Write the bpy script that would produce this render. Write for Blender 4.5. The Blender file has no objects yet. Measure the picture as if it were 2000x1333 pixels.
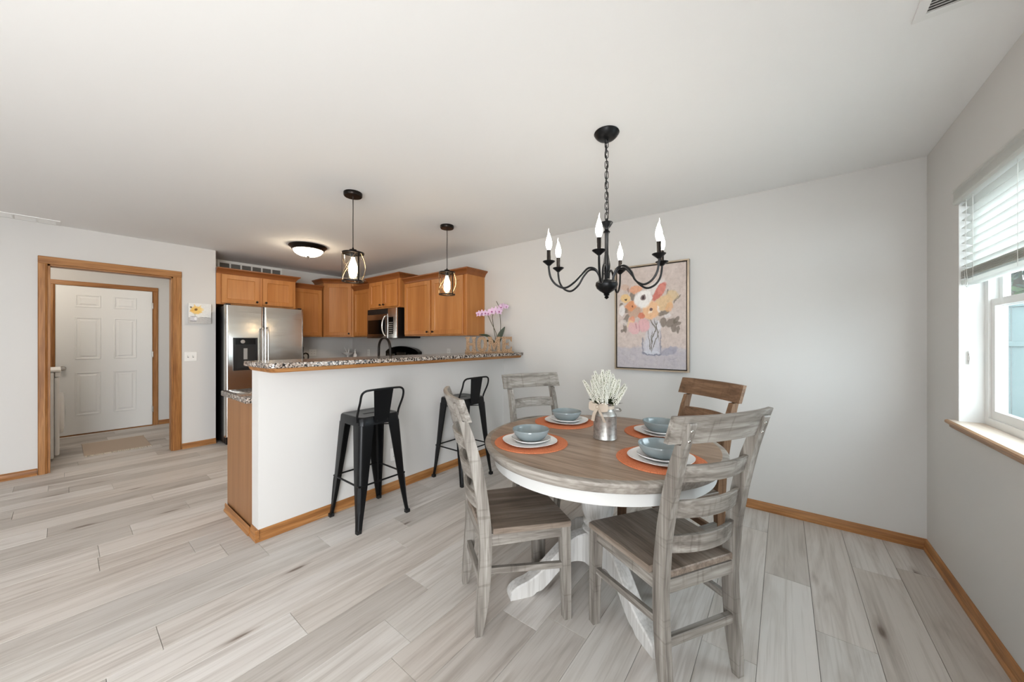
import bpy, bmesh, math, random
from mathutils import Vector, Matrix
R = math.radians
PI = math.pi
random.seed(7)
scn = bpy.context.scene
COL = scn.collection

# ------------------------------------------------------------------ camera
cam_d = bpy.data.cameras.new('camera')
cam = bpy.data.objects.new('camera', cam_d); COL.objects.link(cam)
cam.location = (0, 0, 1.2932); cam.rotation_euler = (R(90), 0, R(37.81))
cam_d.sensor_width = 36; cam_d.lens = 683.2 / 2000 * 36
cam_d.clip_start = 0.02
scn.camera = cam

# ------------------------------------------------------------------ world, lights, exposure
world = bpy.data.worlds.new('overcast_sky'); scn.world = world
world.use_nodes = True
wn = world.node_tree.nodes; bg = wn['Background']
bg.inputs[0].default_value = (0.84, 0.92, 1.0, 1); bg.inputs[1].default_value = 7.0

def area(name, loc, rot, sx, sy, power, col=(1, 1, 1)):
    d = bpy.data.lights.new(name, 'AREA'); d.shape = 'RECTANGLE'; d.size = sx; d.size_y = sy
    d.energy = power; d.color = col
    o = bpy.data.objects.new(name, d); COL.objects.link(o)
    o.location = loc; o.rotation_euler = rot
    return o
# added fill lights behind the camera, tilted up to brighten the ceiling
area('fill_rear_opening', (-.9, -3.85, 1.45), (R(96), 0, 0), 1.2, 1.1, 10, (1.0, 0.985, 0.96))
area('fill_side_opening', (1.05, -1.6, 1.0), (R(102), 0, R(60)), 1.9, 1.9, 112, (1.0, 0.99, 0.975))

vs = scn.view_settings
vs.view_transform = 'Standard'; vs.look = 'None'; vs.gamma = 1.0; vs.exposure = 0.46
vs.use_curve_mapping = False
cy = scn.cycles
cy.max_bounces = 6; cy.diffuse_bounces = 3; cy.glossy_bounces = 3; cy.transmission_bounces = 4; cy.transparent_max_bounces = 8
cy.caustics_reflective = False; cy.caustics_refractive = False

# ------------------------------------------------------------------ helpers
def tag(o, label=None, cat=None, group=None, kind=None):
    if label: o['label'] = label
    if cat: o['category'] = cat
    if group: o['group'] = group
    if kind: o['kind'] = kind
    return o

def obj(name, bm, mat, parent=None, smooth=40, label=None):
    me = bpy.data.meshes.new(name)
    bmesh.ops.recalc_face_normals(bm, faces=bm.faces)
    bm.to_mesh(me); bm.free()
    if smooth:
        for p in me.polygons: p.use_smooth = True
        me.set_sharp_from_angle(angle=R(smooth))
    if mat is not None: me.materials.append(mat)
    o = bpy.data.objects.new(name, me); COL.objects.link(o)
    if parent is not None: o.parent = parent
    if label: o['label'] = label
    return o

def thing(name, label, cat, loc=(0, 0, 0), rz=0, group=None, kind=None):
    o = bpy.data.objects.new(name, None); COL.objects.link(o)
    o.empty_display_size = 0.05
    o.location = loc; o.rotation_euler = (0, 0, rz)
    return tag(o, label, cat, group, kind)

def copy_tree(o, parent=None):
    c = o.copy(); COL.objects.link(c)
    if parent is not None: c.parent = parent
    for ch in list(o.children): copy_tree(ch, c)
    return c

def NB(): return bmesh.new()

def box(bm, x0, x1, y0, y1, z0, z1, bev=0, seg=1):
    r = bmesh.ops.create_cube(bm, size=1)
    vs_ = r['verts']
    bmesh.ops.scale(bm, verts=vs_, vec=(x1 - x0, y1 - y0, z1 - z0))
    bmesh.ops.translate(bm, verts=vs_, vec=((x0 + x1) / 2, (y0 + y1) / 2, (z0 + z1) / 2))
    if bev:
        es = set(e for v in vs_ for e in v.link_edges)
        bmesh.ops.bevel(bm, geom=list(es), offset=bev, segments=seg, profile=.5, affect='EDGES')
    return bm

def bbox_(*a, **k): return box(NB(), *a, **k)

def loft(bm, rings, caps=True, closed=True, loop=False):
    V = [[bm.verts.new(p) for p in ring] for ring in rings]
    n = len(V[0]); m = len(V)
    for i in range(m if loop else m - 1):
        a, b = V[i], V[(i + 1) % m]
        for j in range(n if closed else n - 1):
            k = (j + 1) % n
            try: bm.faces.new((a[j], a[k], b[k], b[j]))
            except ValueError: pass
    if caps and not loop and closed:
        for ring in (V[0], V[-1]):
            try: bm.faces.new(ring)
            except ValueError: pass
    return bm

def lathe(bm, prof, n=32, c=(0, 0), sq=0.0):
    rings = []
    for i in range(n):
        a = 2 * PI * i / n
        k = 1 + sq * math.cos(4 * a)
        rings.append([(c[0] + r * k * math.cos(a), c[1] + r * k * math.sin(a), z) for r, z in prof])
    V = []
    for ring in rings: V.append([bm.verts.new(p) for p in ring])
    m = len(prof)
    for i in range(n):
        a, b = V[i], V[(i + 1) % n]
        for j in range(m - 1):
            bm.faces.new((a[j], b[j], b[j + 1], a[j + 1]))
    bmesh.ops.remove_doubles(bm, verts=bm.verts, dist=1e-6)
    return bm

def spline(pts, k=6, closed=False):
    P = [Vector(p) for p in pts]; out = []; n = len(P)
    rng = n if closed else n - 1
    for i in range(rng):
        p0 = P[(i - 1) % n] if (closed or i > 0) else P[i] * 2 - P[i + 1]
        p1 = P[i]; p2 = P[(i + 1) % n]
        p3 = P[(i + 2) % n] if (closed or i + 2 < n) else p2 * 2 - p1
        for s in range(k):
            t = s / k
            out.append(0.5 * ((2 * p1) + (-p0 + p2) * t + (2 * p0 - 5 * p1 + 4 * p2 - p3) * t * t + (-p0 + 3 * p1 - 3 * p2 + p3) * t ** 3))
    if not closed: out.append(P[-1])
    return out

def tube(bm, pts, r, n=8, closed=False, flat=None):
    P = [Vector(p) for p in pts]; m = len(P)
    rr = r if hasattr(r, '__len__') else [r] * m
    up = Vector((0, 0, 1)); rings = []; prev = None
    for i in range(m):
        if closed: t = P[(i + 1) % m] - P[(i - 1) % m]
        else: t = P[min(i + 1, m - 1)] - P[max(i - 1, 0)]
        t.normalize()
        if prev is None:
            a = up if abs(t.z) < .9 else Vector((1, 0, 0))
            u = t.cross(a).normalized()
        else:
            u = prev - t * prev.dot(t)
            u = u.normalized() if u.length > 1e-6 else t.orthogonal().normalized()
        prev = u; v = t.cross(u)
        fl = flat or 1
        rings.append([P[i] + (u * math.cos(2 * PI * j / n) + v * fl * math.sin(2 * PI * j / n)) * rr[i] for j in range(n)])
    return loft(bm, rings, loop=closed)

def cyl(bm, p0, p1, r0, r1=None, n=16):
    return tube(bm, [p0, p1], [r0, r0 if r1 is None else r1], n)

def prism(bm, poly, axis, a, b):
    """poly 2-D; axis 'x' -> (y,z), 'y' -> (x,z), 'z' -> (x,y)"""
    def f(p, t): return {'x': (t, p[0], p[1]), 'y': (p[0], t, p[1]), 'z': (p[0], p[1], t)}[axis]
    return loft(bm, [[f(p, a) for p in poly], [f(p, b) for p in poly]])

def sphere(bm, c, r, u=12, v=8, sz=1.0):
    prof = [(max(1e-7, r * math.sin(PI * i / v)), c[2] - r * sz * math.cos(PI * i / v)) for i in range(v + 1)]
    return lathe(bm, prof, u, (c[0], c[1]))

def holed(u0, u1, v0, v1, holes, axis, w0, w1):
    """slab with rectangular holes in one connected mesh; axis = normal ('x','y','z')"""
    us = sorted(set([u0, u1] + [h for H in holes for h in H[:2]]))
    vs_ = sorted(set([v0, v1] + [h for H in holes for h in H[2:]]))
    bm = NB()
    def f(u, v, w): return {'x': (w, u, v), 'y': (u, w, v), 'z': (u, v, w)}[axis]
    G = {(i, j): bm.verts.new(f(u, v, w0)) for i, u in enumerate(us) for j, v in enumerate(vs_)}
    fs = []
    for i in range(len(us) - 1):
        for j in range(len(vs_) - 1):
            cu, cv = (us[i] + us[i + 1]) / 2, (vs_[j] + vs_[j + 1]) / 2
            if any(h[0] < cu < h[1] and h[2] < cv < h[3] for h in holes): continue
            fs.append(bm.faces.new((G[i, j], G[i + 1, j], G[i + 1, j + 1], G[i, j + 1])))
    ex = bmesh.ops.extrude_face_region(bm, geom=fs)
    nv = [g for g in ex['geom'] if isinstance(g, bmesh.types.BMVert)]
    d = {'x': (w1 - w0, 0, 0), 'y': (0, w1 - w0, 0), 'z': (0, 0, w1 - w0)}[axis]
    bmesh.ops.translate(bm, verts=nv, vec=d)
    loose = [v for v in bm.verts if not v.link_faces]
    bmesh.ops.delete(bm, geom=loose, context='VERTS')
    return bm

# ------------------------------------------------------------------ materials
def srgb(r, g, b):
    f = lambda c: (c / 255 / 12.92) if c / 255 <= .04045 else ((c / 255 + .055) / 1.055) ** 2.4
    return (f(r), f(g), f(b), 1)

class M:
    """small node builder around a Principled material"""
    def __init__(s, name, col=(.8, .8, .8, 1), rough=.5, metal=0, spec=.5):
        s.m = bpy.data.materials.new(name); s.m.use_nodes = True
        s.nt = s.m.node_tree; s.p = s.nt.nodes['Principled BSDF']
        s.p.inputs['Base Color'].default_value = col
        s.p.inputs['Roughness'].default_value = rough
        s.p.inputs['Metallic'].default_value = metal
        s.p.inputs['Specular IOR Level'].default_value = spec
    def n(s, t, **k):
        nd = s.nt.nodes.new(t)
        for a, v in k.items(): setattr(nd, a, v)
        return nd
    def l(s, a, b): s.nt.links.new(a, b)
    def coord(s, scale=(1, 1, 1), rot=(0, 0, 0), rnd=True, kind='Object'):
        tc = s.n('ShaderNodeTexCoord'); out = tc.outputs[kind]
        if rnd:
            oi = s.n('ShaderNodeObjectInfo'); mul = s.n('ShaderNodeVectorMath', operation='SCALE')
            cb = s.n('ShaderNodeCombineXYZ')
            for i in range(3): s.l(oi.outputs['Random'], cb.inputs[i])
            s.l(cb.outputs[0], mul.inputs[0]); mul.inputs['Scale'].default_value = 37.0
            add = s.n('ShaderNodeVectorMath', operation='ADD')
            s.l(out, add.inputs[0]); s.l(mul.outputs[0], add.inputs[1]); out = add.outputs[0]
        mp = s.n('ShaderNodeMapping'); mp.inputs['Scale'].default_value = scale; mp.inputs['Rotation'].default_value = rot
        s.l(out, mp.inputs[0]); return mp.outputs[0]
    def noise(s, vec, scale=5, detail=4, rough=.5, dist=0):
        nd = s.n('ShaderNodeTexNoise'); s.l(vec, nd.inputs['Vector'])
        nd.inputs['Scale'].default_value = scale; nd.inputs['Detail'].default_value = detail
        nd.inputs['Roughness'].default_value = rough; nd.inputs['Distortion'].default_value = dist
        return nd.outputs['Fac']
    def ramp(s, fac, stops):
        nd = s.n('ShaderNodeValToRGB'); cr = nd.color_ramp
        while len(cr.elements) < len(stops): cr.elements.new(.5)
        for e, (p, c) in zip(cr.elements, stops): e.position = p; e.color = c
        s.l(fac, nd.inputs[0]); return nd.outputs[0]
    def mix(s, fac, a, b, mode='MIX'):
        nd = s.n('ShaderNodeMix', data_type='RGBA', blend_type=mode)
        if isinstance(fac, (int, float)): nd.inputs[0].default_value = fac
        else: s.l(fac, nd.inputs[0])
        for i, v in ((6, a), (7, b)):
            if isinstance(v, tuple): nd.inputs[i].default_value = v
            else: s.l(v, nd.inputs[i])
        return nd.outputs[2]
    def base(s, c): s.l(c, s.p.inputs['Base Color'])
    def bump(s, h, strength=.2, dist=.002):
        b = s.n('ShaderNodeBump'); b.inputs['Strength'].default_value = strength; b.inputs['Distance'].default_value = dist
        s.l(h, b.inputs['Height']); s.l(b.outputs[0], s.p.inputs['Normal'])

def plain(name, col, rough=.5, metal=0, bumpscale=0, bs=.1, spec=.5):
    m = M(name, col, rough, metal, spec)
    if bumpscale:
        m.bump(m.noise(m.coord(rnd=False), bumpscale, 3), bs, .001)
    return m.m

def wood(name, stops, grain='Y', scale=1.0, rough=.5, fine=.35, saw=0, rot=(0, 0, 0), bs=.15):
    m = M(name, rough=rough, spec=.35)
    g = {'X': (1.2, 22, 22), 'Y': (22, 1.2, 22), 'Z': (22, 22, 1.2)}[grain]
    v = m.coord(tuple(a * scale for a in g), rot)
    a = m.noise(v, 1.0, 3, .55, .6)
    c1 = m.ramp(a, stops)
    v2 = m.coord(tuple(a * scale * 5 for a in g), rot)
    b = m.noise(v2, 1.0, 1, .6)
    dark = m.ramp(b, [(.35, (.45, .42, .4, 1)), (.6, (1, 1, 1, 1))])
    c = m.mix(fine, c1, dark, 'MULTIPLY')
    if saw:
        g2 = {'X': (60, 6, 6), 'Y': (6, 60, 6), 'Z': (6, 6, 60)}[grain]
        s = m.noise(m.coord(g2, rot), 1.0, 2, .5)
        sm = m.ramp(s, [(.3, (.4, .36, .33, 1)), (.4, (1, 1, 1, 1))])
        c = m.mix(saw, c, sm, 'MULTIPLY')
    m.base(c)
    return m.m

MT = {}
# walls: light warm-grey eggshell paint
def paint(name, col, bs=.06, sc=260, rough=.55):
    m = M(name, col, rough, spec=.3)
    tone = m.noise(m.coord(rnd=False), 1.2, 0)          # faint roller unevenness
    d = tuple(c * .985 for c in col[:3]) + (1,)
    m.base(m.mix(tone, d, col)); return m.m
MT['wall'] = paint('wall_paint', srgb(214, 212, 209))
MT['white_paint'] = paint('white_paint', srgb(238, 238, 236), .02, 120, .4)
def ceiling_mat():
    m = M('textured_ceiling', srgb(243, 243, 242), .8, spec=.15)
    v = m.coord(rnd=False)
    a = m.noise(v, 7, 3, .6, 1.2)
    m.bump(m.ramp(a, [(.4, (0, 0, 0, 1)), (.6, (1, 1, 1, 1))]), .06, .002)
    return m.m
MT['ceiling'] = ceiling_mat()
def plank_mat():
    m = M('oak_plank', rough=.48, spec=.3)
    oi = m.n('ShaderNodeObjectInfo')
    tone = m.ramp(oi.outputs['Random'], [(0, srgb(187, 180, 173)), (.25, srgb(206, 201, 195)), (.5, srgb(219, 214, 209)), (.75, srgb(211, 204, 197)), (1, srgb(193, 185, 177))])
    a = m.noise(m.coord((7, .7, 1)), 1.5, 3, .6, 1.3)
    streak = m.ramp(a, [(.28, (.7, .67, .65, 1)), (.43, (.89, .875, .86, 1)), (.54, (1, 1, 1, 1)), (.8, (1.03, 1.025, 1.02, 1))])
    c = m.mix(.9, tone, streak, 'MULTIPLY')
    f = m.noise(m.coord((75, 1.6, 1)), 1, 3, .68)
    c = m.mix(.42, c, m.ramp(f, [(.36, (.7, .675, .65, 1)), (.5, (1, 1, 1, 1))]), 'MULTIPLY')
    # small dark knots and checks, stretched along the grain
    vo = m.n('ShaderNodeTexVoronoi'); m.l(m.coord((9, 1.9, 1)), vo.inputs['Vector']); vo.inputs['Scale'].default_value = 1.0
    sp = m.n('ShaderNodeSeparateColor'); m.l(vo.outputs['Color'], sp.inputs[0])
    nz = m.noise(m.coord((60, 9, 1)), 1, 0)
    ds = m.n('ShaderNodeMath', operation='MULTIPLY_ADD'); m.l(nz, ds.inputs[0]); ds.inputs[1].default_value = .16; m.l(vo.outputs['Distance'], ds.inputs[2])
    kn_ = m.ramp(ds.outputs[0], [(.13, (.34, .29, .26, 1)), (.2, (.8, .77, .75, 1)), (.3, (1, 1, 1, 1))])
    pick = m.ramp(sp.outputs[0], [(.5, (0, 0, 0, 1)), (.54, (1, 1, 1, 1))])
    c = m.mix(pick, c, m.mix(1.0, c, kn_, 'MULTIPLY'))
    m.base(c)
    return m.m
MT['plank'] = plank_mat()
MT['underlay'] = plain('dark_underlay', srgb(70, 64, 58), .8)
oakc = [(.25, srgb(134, 86, 45)), (.5, srgb(170, 117, 67)), (.75, srgb(190, 141, 91))]
for ax in 'XYZ': MT['oak' + ax] = wood('oak_trim_' + ax.lower(), oakc, ax, 1.0, .42, .45)
map_c = [(.2, srgb(166, 105, 54)), (.5, srgb(184, 122, 66)), (.8, srgb(198, 140, 82))]
for ax in 'XYZ': MT['maple' + ax] = wood('maple_cabinet_' + ax.lower(), map_c, ax, .45, .38, .12, bs=.05)
crown_c = [(.2, srgb(124, 72, 36)), (.5, srgb(140, 84, 44)), (.8, srgb(154, 96, 54))]
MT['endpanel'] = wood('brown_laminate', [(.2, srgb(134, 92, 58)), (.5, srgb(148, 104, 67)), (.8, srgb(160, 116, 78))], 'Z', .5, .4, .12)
MT['crown'] = wood('maple_crown', crown_c, 'X', .5, .38, .12, bs=.05)
gray_c = [(.22, srgb(82, 76, 70)), (.42, srgb(130, 124, 117)), (.62, srgb(160, 155, 148)), (.85, srgb(184, 180, 174))]
for ax in 'XYZ': MT['grey' + ax] = wood('weathered_grey_' + ax.lower(), gray_c, ax, 1.3, .5, .45, .35)
seat_c = [(.2, srgb(92, 80, 70)), (.5, srgb(134, 120, 108)), (.8, srgb(160, 148, 136))]
MT['seat'] = wood('weathered_seat', seat_c, 'Y', 1.1, .4, .45, .15)
backlit_c = [(.2, srgb(82, 60, 44)), (.45, srgb(122, 93, 70)), (.7, srgb(146, 116, 91)), (.9, srgb(168, 142, 118))]  # chair wood copy with the warm backlit look put into its colour
MT['backlitX'] = wood('weathered_backlit_x', backlit_c, 'X', 1.3, .5, .45, .3)
MT['backlitZ'] = wood('weathered_backlit_z', backlit_c, 'Z', 1.3, .5, .45, .3)
top_c = [(.2, srgb(118, 97, 80)), (.5, srgb(156, 132, 112)), (.8, srgb(178, 155, 135))]
MT['tabletop'] = wood('table_top_wood', top_c, 'X', 1.2, .38, .5, rot=(0, 0, R(33)))
rim_c = [(.2, srgb(120, 112, 104)), (.5, srgb(156, 149, 141)), (.8, srgb(182, 176, 168))]
MT['rim'] = wood('table_rim_wood', rim_c, 'X', .8, .45, .45)
MT['wash'] = wood('whitewashed_wood', [(.18, srgb(170, 166, 160)), (.36, srgb(208, 206, 202)), (.8, srgb(222, 221, 219))], 'Z', .7, .45, .3)
MT['apronwhite'] = plain('white_table_paint', srgb(208, 208, 206), .45, 0, 40, .1)
MT['black'] = plain('black_painted_metal', srgb(26, 27, 29), .34, .6, 0)
MT['bronze'] = plain('dark_bronze_metal', srgb(34, 29, 26), .32, .75)
MT['cagewire'] = plain('antique_brass_wire', srgb(150, 134, 112), .3, .9)
MT['rubber'] = plain('black_rubber', srgb(20, 20, 20), .7)
MT['chrome'] = plain('brushed_nickel', srgb(190, 186, 180), .25, 1)
MT['blackplastic'] = plain('black_plastic', srgb(16, 16, 17), .35)
MT['blackglass'] = plain('black_glass', srgb(8, 8, 9), .08)
MT['whiteplastic'] = plain('white_plastic', srgb(236, 235, 232), .35)
MT['greyplastic'] = plain('grey_plastic', srgb(150, 148, 145), .4)
MT['darkvoid'] = plain('dark_duct', srgb(112, 110, 107), .8)
MT['ceramic'] = plain('white_ceramic', srgb(240, 238, 236), .15)
def steel_mat():
    m = M('stainless_steel', srgb(200, 198, 194), .2, 1)
    a = m.noise(m.coord((1.0, .6, 1.6), rnd=False), 2.2, 2, .4)
    b = m.noise(m.coord((1, 1, 260), rnd=False), 1, 2, .5)
    bu = m.n('ShaderNodeBump'); bu.inputs['Strength'].default_value = .25; bu.inputs['Distance'].default_value = .02
    m.l(a, bu.inputs['Height']); m.l(bu.outputs[0], m.p.inputs['Normal'])
    m.l(m.ramp(b, [(.3, (.14, .14, .14, 1)), (.7, (.26, .26, .26, 1))]), m.p.inputs['Roughness'])
    return m.m
MT['steel'] = steel_mat()
def granite_mat():
    m = M('speckled_granite', rough=.12)
    v = m.coord(rnd=False)
    vo = m.n('ShaderNodeTexVoronoi'); vo.inputs['Scale'].default_value = 115; m.l(v, vo.inputs['Vector'])
    sp = m.n('ShaderNodeSeparateColor'); m.l(vo.outputs['Color'], sp.inputs[0])
    c = m.ramp(sp.outputs[0], [(0, srgb(22, 20, 20)), (.3, srgb(58, 50, 46)), (.36, srgb(150, 132, 118)), (.62, srgb(186, 172, 160)), (.68, srgb(214, 206, 198)), (1, srgb(120, 100, 86))])
    n2 = m.noise(v, 160, 2)
    c = m.mix(m.ramp(n2, [(.5, (0, 0, 0, 1)), (.62, (.7, .7, .7, 1))]), c, srgb(40, 36, 34))
    m.base(c); return m.m
MT['granite'] = granite_mat()
def glass_mat(name, col=(1, 1, 1, 1), alpha=.12):
    m = M(name, col, .03, 0)
    tr = m.n('ShaderNodeBsdfTransparent'); gl = m.n('ShaderNodeBsdfGlossy'); gl.inputs['Roughness'].default_value = .02
    tr.inputs[0].default_value = col
    mx = m.n('ShaderNodeMixShader'); lw = m.n('ShaderNodeLayerWeight'); lw.inputs[0].default_value = .5
    pw = m.n('ShaderNodeMath', operation='POWER'); m.l(lw.outputs['Facing'], pw.inputs[0]); pw.inputs[1].default_value = 5
    ma = m.n('ShaderNodeMath', operation='MULTIPLY_ADD'); m.l(pw.outputs[0], ma.inputs[0]); ma.inputs[1].default_value = .5; ma.inputs[2].default_value = .025
    m.l(ma.outputs[0], mx.inputs[0]); m.l(tr.outputs[0], mx.inputs[1]); m.l(gl.outputs[0], mx.inputs[2])
    m.l(mx.outputs[0], m.nt.nodes['Material Output'].inputs[0]); return m.m
MT['pane'] = glass_mat('window_glass', (.93, .97, .97, 1))
MT['shadeglass'] = glass_mat('lamp_glass', (.97, .96, .94, 1))
def emit(name, col, strength):
    m = M(name, col, .3)
    m.p.inputs['Emission Color'].default_value = col; m.p.inputs['Emission Strength'].default_value = strength; return m.m
MT['candle'] = emit('lit_candle_bulb', (1, .93, .82, 1), 34)
MT['edison'] = emit('lit_filament_bulb', (1, .76, .48, 1), 34)
MT['dome'] = emit('lit_frosted_dome', (1, .82, .60, 1), 32)
MT['bulbglass'] = emit('clear_bulb_tip', (1, .97, .92, 1), 2.0)
MT['bowl'] = M('blue_grey_glaze', srgb(134, 145, 148), .06, 0, .8).m
def mat_place():
    m = M('woven_orange', srgb(214, 120, 76), .75, spec=.2)
    n = m.noise(m.coord((300, 300, 1)), 1, 2)
    m.base(m.ramp(n, [(.3, srgb(190, 104, 66)), (.7, srgb(218, 136, 98))])); return m.m
MT['placemat'] = mat_place()
def galv():
    m = M('galvanised_metal', srgb(176, 174, 170), .38, .85)
    v = m.coord(rnd=False)
    a = m.noise(v, 45, 4, .6); m.base(m.ramp(a, [(.3, srgb(148, 144, 138)), (.55, srgb(186, 184, 180)), (.8, srgb(206, 204, 200))]))
    m.l(m.ramp(a, [(.3, (.5, .5, .5, 1)), (.7, (.3, .3, .3, 1))]), m.p.inputs['Roughness']); return m.m
MT['galv'] = galv()
MT['burlap'] = plain('burlap_ribbon', srgb(196, 182, 166), .9, 0, 700, .5)
MT['heather'] = plain('white_heather', srgb(238, 237, 226), .8)
MT['heatherstem'] = plain('pale_green_stem', srgb(122, 128, 88), .8)
MT['leaf'] = plain('dark_green_leaf', srgb(44, 54, 30), .5)
MT['drygrass'] = plain('dry_grass', srgb(186, 180, 150), .8)
MT['orchid'] = plain('pink_orchid', srgb(224, 192, 220), .55)
MT['orchidlip'] = plain('magenta_orchid_lip', srgb(168, 84, 140), .5)
MT['stem'] = plain('brown_green_stem', srgb(64, 58, 36), .6)
def fret():
    m = M('carved_tan_wood', srgb(196, 160, 122), .6)
    vo = m.n('ShaderNodeTexVoronoi', feature='DISTANCE_TO_EDGE'); vo.inputs['Scale'].default_value = 95
    m.l(m.coord(rnd=False), vo.inputs['Vector'])
    m.base(m.ramp(vo.outputs['Distance'], [(.04, srgb(104, 76, 50)), (.14, srgb(176, 140, 104)), (.4, srgb(192, 158, 122))])); return m.m
MT['fret'] = fret()
MT['daylitsill'] = wood('daylit_sill', [(.2, srgb(196, 166, 138)), (.5, srgb(222, 204, 186)), (.8, srgb(234, 224, 212))], 'Y', .8, .35, .2)  # oak sill top with its daylit paleness put into the colour
MT['nosing'] = wood('oak_nosing', [(.2, srgb(136, 96, 62)), (.5, srgb(172, 132, 96)), (.8, srgb(190, 154, 120))], 'Y', 1, .4, .4)
def slat_mat():
    m = M('white_blind_slat', srgb(240, 240, 238), .4)
    tl = m.n('ShaderNodeBsdfTranslucent'); tl.inputs[0].default_value = srgb(240, 240, 236)
    mx = m.n('ShaderNodeMixShader'); mx.inputs[0].default_value = .6
    m.l(m.p.outputs[0], mx.inputs[1]); m.l(tl.outputs[0], mx.inputs[2])
    m.l(mx.outputs[0], m.nt.nodes['Material Output'].inputs[0])
    return m.m
MT['slat'] = slat_mat()
MT['fence'] = plain('blue_grey_vinyl', srgb(70, 84, 83), .5)
MT['patio'] = plain('concrete_patio', srgb(150, 148, 144), .9, 0, 60, .3)
def foliage():
    m = M('tree_leaf', srgb(70, 96, 52), .6)
    oi = m.noise(m.coord((4, 4, 4), rnd=False), 3, 2)
    m.base(m.ramp(oi, [(.35, srgb(22, 36, 18)), (.65, srgb(70, 90, 46))])); return m.m
MT['foliage'] = foliage()
MT['bark'] = plain('bark', srgb(88, 74, 60), .9)
MT['rug'] = plain('beige_rug', srgb(188, 170, 152), .95, 0, 260, .6)
MT['fringe'] = plain('cream_fringe', srgb(214, 204, 190), .95)
MT['frame'] = plain('champagne_frame', srgb(176, 160, 140), .35, .6)
MT['framedark'] = plain('dark_frame_gap', srgb(60, 50, 42), .6)
MT['cord'] = plain('dark_cord', srgb(40, 34, 30), .6)
MT['whitecord'] = plain('white_cord', srgb(225, 224, 220), .7)

# ------------------------------------------------------------------ room shell
H = 2.44; YB = 3.29; XR = .703; XL = -5.682; XK = -6.27; XD = -7.66; YR = -3.6; XP = -2.68
def struct(name, bm, mat, label, cat, smooth=0):
    return tag(obj(name, bm, mat, None, smooth), label, cat, kind='structure')

struct('wall_back', bbox_(-6.41, XR + .14, YB, YB + .14, 0, H), MT['wall'], 'long light grey wall behind the dining table and kitchen cabinets', 'wall')
WY0, WY1, WZ0, WZ1 = 1.62, 2.80, .87, 2.05
struct('wall_right', holed(YR, YB, 0, H, [(WY0, WY1, WZ0, WZ1), (-2.75, -.75, .05, 2.1)], 'x', XR, XR + .14), MT['wall'], 'light grey wall with the blind-covered window at right', 'wall')
struct('wall_left', holed(YR, 1.2, 0, H, [(-.071, .797, 0, 2.047)], 'x', XL - .12, XL), MT['wall'], 'light grey wall around the wide oak-cased opening at left', 'wall')
struct('wall_kitchen', bbox_(XK - .14, XK, 1.2, YB, 0, H), MT['wall'], 'kitchen wall behind the refrigerator and corner cabinets', 'wall')
struct('wall_alcove', bbox_(XD, XL - .12, 1.09, 1.2, 0, H), MT['wall'], 'partition wall between laundry room and refrigerator', 'wall')
struct('wall_laundry', bbox_(XD - .14, XD, -1.3, 1.2, 0, H), MT['wall'], 'laundry room wall around the white six-panel door', 'wall')
struct('wall_laundry_side', bbox_(XD, XL - .12, -1.3, -1.2, 0, H), MT['wall'], 'laundry room side wall behind the washer', 'wall')
struct('wall_rear', holed(XL, XR + .14, 0, H, [(-1.5, -.3, .9, 2.05)], 'y', YR - .14, YR), MT['wall'], 'living room wall with added light opening behind the viewer', 'wall')
struct('ceiling', bbox_(XD - .14, XR + .14, YR - .14, YB + .14, H, H + .1), MT['ceiling'], 'white knockdown-textured ceiling over the whole space', 'ceiling')
struct('wall_peninsula', bbox_(XP - .12, XP, .78, YB, 0, 1.10), MT['wall'], 'painted half wall under the granite breakfast bar', 'wall')

# floor: slab + planks that run into the room
floor = struct('floor', bbox_(XD - .1, XR + .1, YR - .1, YB + .1, -.06, -.008), MT['underlay'], 'pale grey-beige oak plank floor running through the rooms', 'floor')
PW = .1967; PL = 1.22; X0 = -.083
joints = {-.083: 2.414, .112: 2.067, .304: 2.782, -.285: 2.92, -2.64: .772, -1.862: .668, -1.652: 1.172, -2.037: 1.326, -1.03: 1.30,
          -1.258: .826, -2.22: 1.755, -2.446: 1.04, -4.052: -.057, -3.26: .134, -3.048: .504, -2.27: .264, -5.425: -.254, -5.03: .042,
          -4.82: .282, -4.23: .464, -3.82: .613, -3.64: .295, -4.65: -.22, -4.42: .86}
rowj = {}
for x, y in joints.items(): rowj[round((x - X0) / PW)] = y
cy_, sy_ = math.cos(R(37.81)), math.sin(R(37.81))
def seen(x, y):
    d = -sy_ * x + cy_ * y; r = cy_ * x + sy_ * y
    if d < .2: return False
    u = 1000 + 683.2 * r / d; v = 666.4 + 683.2 * 1.2932 / d
    return -60 < u < 2060 and v < 1400
def plank_bm(w, l):
    b = .0008; bm = NB()
    t = [(b, b, 0), (w - b, b, 0), (w - b, l - b, 0), (b, l - b, 0)]
    m_ = [(0, 0, -.0016), (w, 0, -.0016), (w, l, -.0016), (0, l, -.0016)]
    lo = [(0, 0, -.008), (w, 0, -.008), (w, l, -.008), (0, l, -.008)]
    return loft(bm, [lo, m_, t])
full = None; restbm = NB(); nplank = 0
k0 = math.floor((XD - X0) / PW); k1 = math.floor((XR - X0) / PW)
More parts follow.
